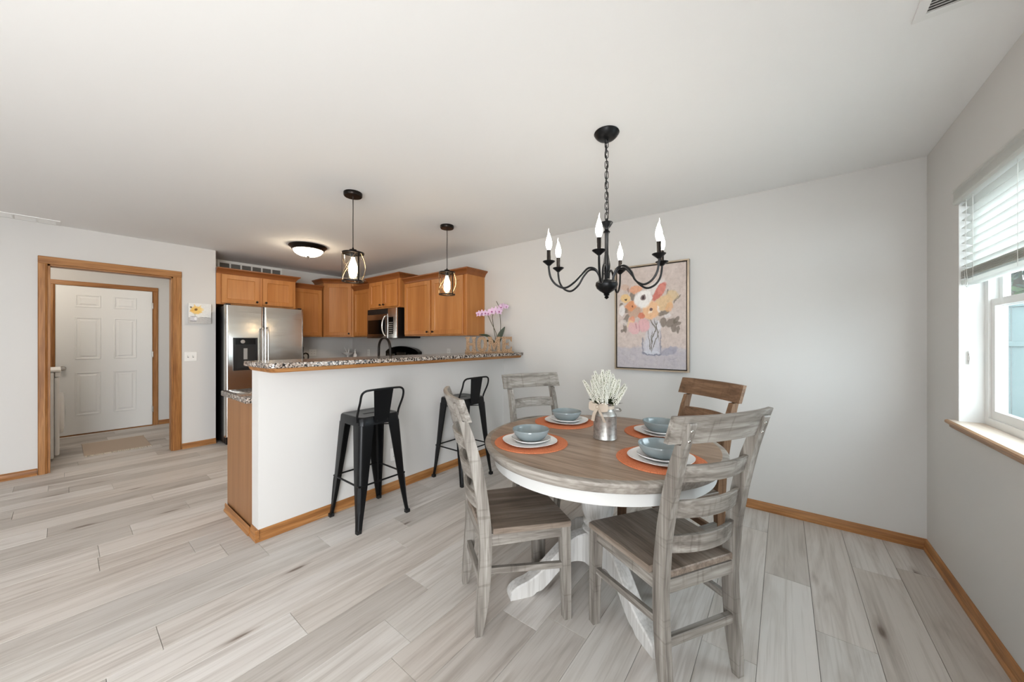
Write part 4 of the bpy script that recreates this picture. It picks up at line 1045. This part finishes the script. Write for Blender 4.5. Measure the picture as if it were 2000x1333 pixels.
# ------------------------------------------------------------------ pictures
def picture_mat(name, bgc, blobs, lower=None, rough=.6, wob=.03):
    m = M(name, rough=rough, spec=.25)
    tc = m.n('ShaderNodeTexCoord')
    nz = m.n('ShaderNodeTexNoise'); nz.inputs['Scale'].default_value = 9; nz.inputs['Detail'].default_value = 3; m.l(tc.outputs['UV'], nz.inputs['Vector'])
    sb = m.n('ShaderNodeVectorMath', operation='SUBTRACT'); m.l(nz.outputs['Color'], sb.inputs[0]); sb.inputs[1].default_value = (.5, .5, .5)
    sc = m.n('ShaderNodeVectorMath', operation='SCALE'); m.l(sb.outputs[0], sc.inputs[0]); sc.inputs['Scale'].default_value = wob * 2.4
    ad = m.n('ShaderNodeVectorMath', operation='ADD'); m.l(tc.outputs['UV'], ad.inputs[0]); m.l(sc.outputs[0], ad.inputs[1])
    nf = m.n('ShaderNodeTexNoise'); nf.inputs['Scale'].default_value = 38; nf.inputs['Detail'].default_value = 2; m.l(tc.outputs['UV'], nf.inputs['Vector'])
    s2 = m.n('ShaderNodeVectorMath', operation='SUBTRACT'); m.l(nf.outputs['Color'], s2.inputs[0]); s2.inputs[1].default_value = (.5, .5, .5)
    s3 = m.n('ShaderNodeVectorMath', operation='SCALE'); m.l(s2.outputs[0], s3.inputs[0]); s3.inputs['Scale'].default_value = .018
    a2 = m.n('ShaderNodeVectorMath', operation='ADD'); m.l(ad.outputs[0], a2.inputs[0]); m.l(s3.outputs[0], a2.inputs[1])
    P_ = a2.outputs[0]
    mp = m.n('ShaderNodeMapping'); mp.inputs['Scale'].default_value = (3, 6, 1); m.l(tc.outputs['UV'], mp.inputs[0])
    n2 = m.noise(mp.outputs[0], 3, 4, .6)
    c = m.ramp(n2, [(.3, bgc[0]), (.7, bgc[1])])
    if lower:
        sx = m.n('ShaderNodeSeparateXYZ'); m.l(P_, sx.inputs[0])
        mr = m.n('ShaderNodeMapRange'); m.l(sx.outputs[1], mr.inputs[0])
        mr.inputs[1].default_value = lower[0] - .012; mr.inputs[2].default_value = lower[0] + .012; mr.inputs[3].default_value = 1; mr.inputs[4].default_value = 0
        c = m.mix(mr.outputs[0], c, m.ramp(n2, [(.3, lower[1]), (.7, lower[2])]))
    for (u, v, rx, ry, ang, col, op) in blobs:
        mp = m.n('ShaderNodeMapping', vector_type='TEXTURE')
        mp.inputs['Location'].default_value = (u, v, 0); mp.inputs['Rotation'].default_value = (0, 0, R(ang)); mp.inputs['Scale'].default_value = (rx, ry, 1)
        m.l(P_, mp.inputs[0])
        le = m.n('ShaderNodeVectorMath', operation='LENGTH'); m.l(mp.outputs[0], le.inputs[0])
        # keep only the in-plane length
        mr = m.n('ShaderNodeMapRange', interpolation_type='SMOOTHSTEP'); m.l(le.outputs['Value'], mr.inputs[0])
        mr.inputs[1].default_value = .82; mr.inputs[2].default_value = 1.12; mr.inputs[3].default_value = op; mr.inputs[4].default_value = 0
        c = m.mix(mr.outputs[0], c, srgb(*col))
    g = m.noise(tc.outputs['UV'], 26, 4, .7, .8)
    c = m.mix(.5, c, m.ramp(g, [(.3, (.74, .71, .7, 1)), (.5, (1, 1, .99, 1)), (.68, (1.1, 1.09, 1.08, 1))]), 'MULTIPLY')
    m.base(c); return m.m
def uv_quad(name, y, x0, x1, z0, z1, mat, par):
    """canvas panel with thickness facing -y, 0..1 uv on its front"""
    bm = box(NB(), x0, x1, y, y + .012, z0, z1); uvl = bm.loops.layers.uv.new('UVMap')
    for f in bm.faces:
        for lp in f.loops: lp[uvl].uv = ((lp.vert.co.x - x0) / (x1 - x0), (lp.vert.co.z - z0) / (z1 - z0))
    return obj(name, bm, mat, par, 0)
def pb(x, y, rx, ry, ang, col, op=.9):
    u = (x - 130) / 740; yt = 215 - 105 * u; yb = 1230 + 15 * u
    return (u, (yb - y) / (yb - yt), rx / 740, ry / (yb - yt), ang, col, op)
bl_ = []
# table shadow, vase
bl_ += [pb(700, 1050, 95, 36, 12, (158, 156, 172), .7), pb(520, 1000, 100, 105, 0, (196, 196, 206), .75), pb(545, 850, 75, 130, 0, (200, 198, 206), .7), pb(520, 950, 85, 130, 0, (206, 206, 214), .6)]
bl_ += [pb(520, 1085, 104, 22, 0, (120, 124, 142), .8), pb(520, 1072, 92, 20, 0, (206, 208, 216), .9), pb(424, 1000, 8, 90, 3, (128, 130, 146), .7), pb(616, 960, 7, 130, -1, (128, 130, 146), .7), pb(585, 790, 30, 60, 20, (226, 226, 232), .6)]
for a in ((545, 880, 6, 160, -20), (490, 920, 5, 140, 10), (520, 960, 5, 110, -6), (560, 940, 5, 130, -28), (530, 770, 6, 80, 30), (570, 830, 5, 120, 18)):
    bl_.append(pb(*a, (112, 106, 96), .85))
gl = (118, 108, 98)
for a in ((310, 478, 30, 52, 20), (645, 648, 62, 30, 10), (640, 755, 34, 52, -15), (715, 755, 58, 42, 25), (775, 715, 40, 30, 40), (745, 812, 32, 42, 20), (795, 825, 26, 34, 50), (785, 760, 40, 26, 0), (240, 712, 38, 36, 30), (222, 815, 26, 52, 30), (195, 850, 26, 14, 20), (180, 590, 26, 22, 0), (780, 500, 46, 12, 40), (690, 440, 14, 46, 10), (250, 640, 40, 24, 0), (480, 420, 40, 20, 40)):
    bl_.append(pb(*a, gl, .8))
bl_ += [pb(220, 395, 44, 36, 0, (206, 176, 156), .7), pb(255, 420, 10, 30, 30, (150, 110, 96), .6), pb(560, 385, 110, 62, 20, (226, 220, 216), .9), pb(345, 408, 78, 40, 5, (222, 164, 132), .9), pb(730, 470, 66, 60, 0, (216, 192, 152), .85), pb(650, 540, 92, 82, 10, (222, 192, 152), .95), pb(700, 590, 40, 40, 30, (226, 176, 130), .7),
        pb(600, 430, 92, 52, 42, (206, 120, 108), .95), pb(625, 405, 40, 40, 30, (216, 142, 130), .9), pb(228, 512, 58, 48, 0, (228, 194, 140), .95), pb(228, 520, 14, 12, 0, (70, 54, 48), .9), pb(330, 650, 80, 60, 0, (192, 158, 136), .85), pb(300, 578, 74, 52, 15, (218, 150, 108), .95), pb(312, 582, 12, 12, 0, (120, 66, 50), .8),
        pb(188, 638, 40, 48, 0, (226, 222, 220), .95), pb(205, 760, 44, 36, 0, (214, 206, 202), .6), pb(515, 625, 98, 98, 0, (232, 188, 148), .97), pb(470, 560, 50, 40, 30, (240, 206, 170), .8), pb(515, 622, 20, 18, 0, (86, 68, 78), .9), pb(505, 650, 24, 14, 0, (242, 226, 206), .8), pb(412, 685, 36, 32, 0, (212, 126, 98), .9), pb(300, 728, 40, 30, 20, (222, 150, 120), .8),
        pb(295, 780, 48, 46, 0, (232, 206, 160), .7), pb(325, 815, 66, 72, 0, (220, 180, 182), .95), pb(435, 785, 66, 74, 0, (222, 176, 180), .95), pb(385, 800, 5, 60, 0, (186, 130, 134), .6), pb(345, 790, 8, 30, 20, (170, 110, 116), .6),
        pb(425, 512, 98, 92, 0, (240, 237, 234), .98), pb(490, 500, 40, 34, 0, (236, 232, 230), .9), pb(430, 502, 27, 26, 0, (120, 100, 100), .9), pb(430, 502, 14, 13, 0, (60, 50, 54), .9), pb(690, 680, 40, 26, 20, (226, 224, 226), .5), pb(600, 610, 14, 40, 20, (240, 232, 226), .7), pb(745, 1125, 40, 6, 10, (150, 146, 156), .5)]
fp = thing('flower_painting', 'framed still life painting of a flower bouquet in a glass vase', 'painting', (0, YB - .001, 0))
px0, px1, pz0, pz1 = -1.275, -.63, 1.025, 1.99
obj('frame', holed(px0, px1, pz0, pz1, [(px0 + .012, px1 - .012, pz0 + .012, pz1 - .012)], 'y', -.045, -.001), MT['frame'], fp, 0)
obj('backing', bbox_(px0 + .011, px1 - .011, -.012, -.002, pz0 + .011, pz1 - .011), MT['framedark'], fp, 0)
uv_quad('canvas', -.036, px0 + .022, px1 - .022, pz0 + .022, pz1 - .022, picture_mat('flower_canvas', (srgb(198, 183, 176), srgb(214, 201, 194)), bl_, (.205, srgb(182, 176, 184), srgb(196, 190, 192))), fp)

sb_ = [(.33, .66, .26, .20, 0, (238, 196, 110), .9), (.33, .7, .05, .27, 20, (240, 200, 116), .8), (.3, .68, .29, .05, 20, (232, 180, 84), .8), (.36, .66, .29, .05, -25, (240, 200, 110), .8), (.4, .7, .05, .26, -35, (242, 206, 124), .8), (.55, .7, .12, .1, 0, (244, 214, 140), .7), (.32, .69, .07, .06, 0, (110, 74, 40), .9), (.1, .79, .05, .045, 0, (96, 90, 76), .85),
       (.22, .23, .17, .12, 0, (206, 206, 212), .9), (.22, .34, .17, .02, 0, (150, 148, 156), .8), (.2, .11, .16, .02, 0, (120, 120, 128), .8), (.3, .24, .06, .08, 0, (240, 240, 244), .8), (.25, .45, .01, .12, 10, (140, 146, 120), .7), (.3, .44, .01, .12, -12, (140, 146, 120), .7), (.72, .31, .28, .015, 0, (130, 128, 126), .8)]
sf = thing('sunflower_canvas', 'small gallery-wrapped canvas of a yellow sunflower in a jar', 'painting', (XL + .001, .938, 0), R(90))
cq = uv_quad('canvas', -.035, 0, .21, 1.507, 1.752, picture_mat('sunflower_print', (srgb(226, 226, 224), srgb(236, 236, 234)), sb_, (.3, srgb(186, 184, 182), srgb(200, 198, 196)), wob=.02), sf)
obj('stretcher', bbox_(.004, .206, -.023, -.001, 1.511, 1.748), MT['white_paint'], sf, 0)

# ------------------------------------------------------------------ grilles
def register(name, label, x0, x1, y0, y1, louver_axis, n, dividers=()):
    r_ = thing(name, label, 'vent', (0, 0, H))
    b = .028
    obj('frame', holed(x0, x1, y0, y1, [(x0 + b, x1 - b, y0 + b, y1 - b)], 'z', -.008, -.0005), MT['white_paint'], r_, 0)
    obj('duct', bbox_(x0 + b, x1 - b, y0 + b, y1 - b, -.002, -.0008), MT['darkvoid'], r_, 0)
    for i in range(n):
        if louver_axis == 'x':
            y = y0 + b + (y1 - y0 - 2 * b) * (i + .5) / n
            bm = loft(NB(), [[(x, y - .006, -.007), (x, y + .004, -.0025), (x, y + .005, -.0025), (x, y - .005, -.0075)] for x in (x0 + b, x1 - b)])
        else:
            x = x0 + b + (x1 - x0 - 2 * b) * (i + .5) / n
            bm = loft(NB(), [[(x - .006, y, -.007), (x + .004, y, -.0025), (x + .005, y, -.0025), (x - .005, y, -.0075)] for y in (y0 + b, y1 - b)])
        obj('louver', bm, MT['white_paint'], r_, 0)
    for y in dividers: obj('divider', bbox_(x0 + b, x1 - b, y - .006, y + .006, -.0085, -.003), MT['white_paint'], r_, 0)
register('ceiling_register', 'white ceiling register near the top right corner', .364, .64, 1.64, 1.878, 'x', 13)
register('ceiling_grille', 'long white return grille on the ceiling at far left', -5.655, -5.462, -.66, -.004, 'y', 8, (-.14, -.27, -.4, -.53))
wg = thing('wall_grille', 'white six-section wall grille above the refrigerator cabinet', 'vent', (XK + .0005, 0, 0))
gy = [1.34 + (2.14 - 1.34 - .03) * i / 6 + .015 for i in range(7)]
obj('frame', holed(1.34, 2.14, 2.12, 2.432, [(gy[i] + .009, gy[i + 1] - .009, 2.145, 2.40) for i in range(6)], 'x', 0, .014), MT['white_paint'], wg, 0)
obj('duct', bbox_(.0005, .002, 1.35, 2.13, 2.13, 2.42), MT['darkvoid'], wg, 0)

# ------------------------------------------------------------------ ceiling lights
fl = thing('flush_light', 'bronze flush ceiling light with glowing frosted dome in the kitchen', 'ceiling light', (-4.536, 1.829, H))
obj('rim', lathe(NB(), [(0, -.001), (.2, -.001), (.205, -.012), (.195, -.02), (.18, -.034), (.172, -.05), (.16, -.055), (.158, -.045), (0, -.03)], 48), MT['bronze'], fl)
obj('dome', lathe(NB(), [(.16, -.046), (.155, -.065), (.135, -.09), (.1, -.11), (.05, -.122), (0, -.125)], 40), MT['dome'], fl)
obj('finial', lathe(NB(), [(0, -.121), (.02, -.124), (.016, -.132), (.006, -.137), (.009, -.144), (.006, -.15), (0, -.152)], 16), MT['bronze'], fl)

def pendant(label, x, y):
    p = thing('pendant_light', label, 'pendant light', (x, y, H), 0, 'caged pendants over the breakfast bar')
    obj('canopy', lathe(NB(), [(0, -.0005), (.066, -.0005), (.067, -.004), (.067, -.024), (.062, -.03), (0, -.03)], 32), MT['bronze'], p)
    obj('cord', tube(NB(), spline([(0, 0, -.03), (.002, 0, -.13), (-.002, .001, -.24), (.001, 0, -.35), (0, 0, -.43)], 5), .0035, 8), MT['cord'], p)
    obj('socket_cap', lathe(NB(), [(0, -.425), (.006, -.425), (.008, -.438), (.026, -.44), (.028, -.444), (.028, -.462), (0, -.462)], 24), MT['bronze'], p)
    obj('top_ring', lathe(NB(), [(0, -.462), (.08, -.462), (.081, -.466), (.08, -.474), (.074, -.474), (.074, -.467), (0, -.467)], 36), MT['bronze'], p)
    obj('bottom_ring', lathe(NB(), [(.066, -.68), (.08, -.68), (.08, -.69), (.066, -.69), (.066, -.68)], 36), MT['bronze'], p)
    for k in range(3):
        a = R(2 + 120 * k); c_, s_ = math.cos(a), math.sin(a); t = Vector((-s_, c_, 0)); o_ = Vector((c_, s_, 0))
        bm = loft(NB(), [[o_ * r_ + t * w_ + Vector((0, 0, z)) for r_, w_ in ((.076, -.005), (.079, -.005), (.079, .005), (.076, .005))] for z in (-.47, -.685)])
        obj('cage_bar', bm, MT['bronze'], p, 0)
        for sgn in (1, -1):
            pts = []
            for i in range(13):
                u = i / 12; an = a + R(60) + sgn * R(46) * (2 * u - 1); r_ = .077 + .012 * math.sin(PI * u)
                pts.append((r_ * math.cos(an), r_ * math.sin(an), -.47 - .215 * u))
            obj('cage_wire', tube(NB(), pts, .0022, 6), MT['cagewire'], p)
    obj('glass_shade', lathe(NB(), [(.06, -.47), (.06, -.675), (.058, -.675), (.058, -.47), (.06, -.47)], 32), MT['shadeglass'], p)
    sk = obj('socket', cyl(NB(), (0, 0, -.467), (0, 0, -.5), .018, n=16), MT['bronze'], p)
    obj('bulb', lathe(NB(), [(0, -.5), (.013, -.5), (.016, -.52), (.03, -.56), (.032, -.6), (.028, -.635), (.014, -.655), (0, -.66)], 20), MT['edison'], p)
    return p
pendant('caged glass pendant light at the near end of the bar', -2.631, 1.384)
pendant('caged glass pendant light at the far end of the bar', -2.642, 2.351)

# chandelier
CX, CY = -.768, 1.838
ch = thing('chandelier', 'black six-arm candle chandelier hanging over the dining table', 'chandelier', (CX, CY, 0))
obj('canopy', lathe(NB(), [(0, H - .001), (.066, H - .001), (.068, H - .006), (.063, H - .014), (.058, H - .022), (.045, H - .034), (.03, H - .038), (0, H - .039)], 36), MT['black'], ch)
obj('canopy_loop', tube(NB(), [(.009 * math.cos(2 * PI * i / 14), 0, H - .048 + .011 * math.sin(2 * PI * i / 14)) for i in range(14)], .003, 6, closed=True), MT['black'], ch)
zc0, zc1 = H - .05, 1.965
nl = 15; step = (zc0 - zc1) / nl; lk = None
for i in range(nl):
    if lk is None:
        hl = step * .5 + .006; q = []
        for j in range(20):
            a = 2 * PI * j / 20; c_, s_ = math.cos(a), math.sin(a)
            q.append((.0085 * math.copysign(abs(c_) ** .6, c_), 0, hl * math.copysign(abs(s_) ** .6, s_)))
        lk = obj('chain_link', tube(NB(), q, .0022, 6, closed=True), MT['black'], ch); o = lk
    else: o = lk.copy(); COL.objects.link(o)
    o.location = (0, 0, zc0 - step * (i + .5)); o.rotation_euler = (0, 0, R(20 + 90 * (i % 2)))
obj('cord', tube(NB(), spline([(.0, 0, H - .04), (-.008, .004, 2.33), (.006, -.004, 2.25), (-.006, .004, 2.17), (.008, -.004, 2.08), (.01, 0, 2.0), (.002, 0, 1.95)], 6), .0026, 6), MT['cord'], ch)
prof = [(0, 1.965), (.008, 1.965), (.008, 1.947), (.032, 1.945), (.034, 1.941), (.022, 1.922), (.011, 1.91), (.011, 1.902), (.02, 1.892), (.011, 1.882), (.011, 1.8), (.012, 1.77), (.017, 1.74), (.02, 1.71), (.018, 1.685), (.012, 1.672), (.016, 1.665), (.012, 1.655), (.012, 1.635), (.02, 1.63), (.045, 1.625), (.058, 1.615), (.06, 1.6), (.052, 1.582), (.036, 1.568), (.02, 1.558), (.014, 1.552), (.017, 1.548), (.012, 1.543), (.008, 1.54), (.013, 1.534), (.008, 1.528), (0, 1.522)]
obj('column', lathe(NB(), prof, 32), MT['black'], ch, 50)
arms = [(-141, .318), (-177, .296), (-75, .262), (96, .282), (-1, .276), (38, .304)]
for ang, rr in arms:
    k = rr / .3
    pts = [(.036, 0, 1.615), (.04, 0, 1.65), (.062, 0, 1.688), (.1, 0, 1.694), (.135, 0, 1.662), (.17 * k, 0, 1.614), (.215 * k, 0, 1.585), (.26 * k, 0, 1.6), (.29 * k, 0, 1.64), (.3 * k, 0, 1.69), (.3 * k, 0, 1.715)]
    ar = obj('arm', tube(NB(), spline(pts, 5), .0058, 8), MT['black'], ch); ar.rotation_euler = (0, 0, R(ang))
    x = .3 * k
    obj('drip_cup', lathe(NB(), [(0, 1.706), (.008, 1.706), (.014, 1.712), (.03, 1.725), (.034, 1.729), (.033, 1.731), (.012, 1.728), (0, 1.728)], 20, (x, 0)), MT['black'], ar)
    obj('candle_sleeve', lathe(NB(), [(0, 1.727), (.0108, 1.727), (.0108, 1.792), (0, 1.793)], 16, (x, 0)), MT['bronze'], ar)
    b_ = obj('bulb', lathe(NB(), [(0, 1.792), (.008, 1.792), (.0125, 1.802), (.0168, 1.82), (.017, 1.834), (.0135, 1.852), (.0085, 1.868), (.004, 1.884), (0, 1.886)], 16, (x, 0)), MT['candle'], ar)
    obj('bulb_tip', tube(NB(), [(x, 0, 1.878), (x + .003, 0, 1.893), (x + .001, .003, 1.91)], [.0052, .003, .0006], 8), MT['bulbglass'], b_)

# ------------------------------------------------------------------ laundry room
ll = thing('laundry_fill_fixture', 'added out-of-view ceiling fixture brightening the laundry room', 'ceiling light', (-6.7, -.2, H))  # fixture and point light added out of view to brighten the laundry
obj('rim', lathe(NB(), [(0, -.001), (.15, -.001), (.15, -.03), (.14, -.03), (0, -.02)], 32), MT['bronze'], ll)  # rim of the added fill fixture
obj('dome', lathe(NB(), [(.14, -.029), (.12, -.06), (.07, -.085), (0, -.09)], 32), emit('laundry_fill_glow', (1, .9, .78, 1), 3), ll)  # dome of the added fill fixture
pl_ = bpy.data.lights.new('laundry_fill_light', 'POINT'); pl_.energy = 12; pl_.color = (1, .9, .78); pl_.shadow_soft_size = .1
po = bpy.data.objects.new('laundry_fill_light', pl_); COL.objects.link(po); po.location = (-6.7, -.2, H - .16)
ws = thing('washing_machine', 'white front-loading washer just inside the laundry doorway', 'washer', (-6.50, -.012, 0))
obj('body', bbox_(-.33, .33, -.70, -.035, .03, .955, bev=.01, seg=2), MT['whiteplastic'], ws, 30)
obj('front_panel', bbox_(-.33, .33, -.033, .0, .06, .90, bev=.012, seg=3), MT['whiteplastic'], ws, 30)
obj('top_lid', bbox_(-.335, .335, -.70, .012, .957, .985, bev=.012, seg=3), MT['whiteplastic'], ws, 30)
obj('console', bbox_(-.33, .33, -.03, .01, .905, .955, bev=.008, seg=2), MT['whiteplastic'], ws, 30)
dr_ = obj('door', lathe(NB(), [(0, .036), (.15, .036), (.22, .028), (.235, .012), (.235, 0), (0, 0)], 40), MT['whiteplastic'], ws); dr_.location = (0, .0, .48); dr_.rotation_euler = (R(-90), 0, 0)
obj('door_glass', lathe(NB(), [(0, .042), (.12, .038), (.145, .0365), (0, .0365)], 32), MT['blackglass'], dr_)
for x in (-.28, .28):
    for y in (-.65, -.08): obj('foot', cyl(NB(), (x, y, 0), (x, y, .035), .022, n=12), MT['rubber'], ws)
rgn = thing('laundry_rug', 'small beige fringed rug on the laundry floor', 'rug', (-6.53, .42, 0))
obj('rug_body', bbox_(-.36, .36, -.265, .265, .0005, .008, bev=.003), MT['rug'], rgn, 30)
bm = NB(); rnd = random.Random(4)
for sx in (-1, 1):
    for i in range(70):
        y = -.262 + .524 * i / 69; e = rnd.uniform(-.01, .01)
        tube(bm, [(sx * .358, y, .005), (sx * .385, y + e * .5, .006), (sx * (.405 + rnd.random() * .012), y + e, .002)], [.004, .005, .003], 4)
fg = obj('fringe', bm, MT['fringe'], rgn, 0); fg['kind'] = 'stuff'
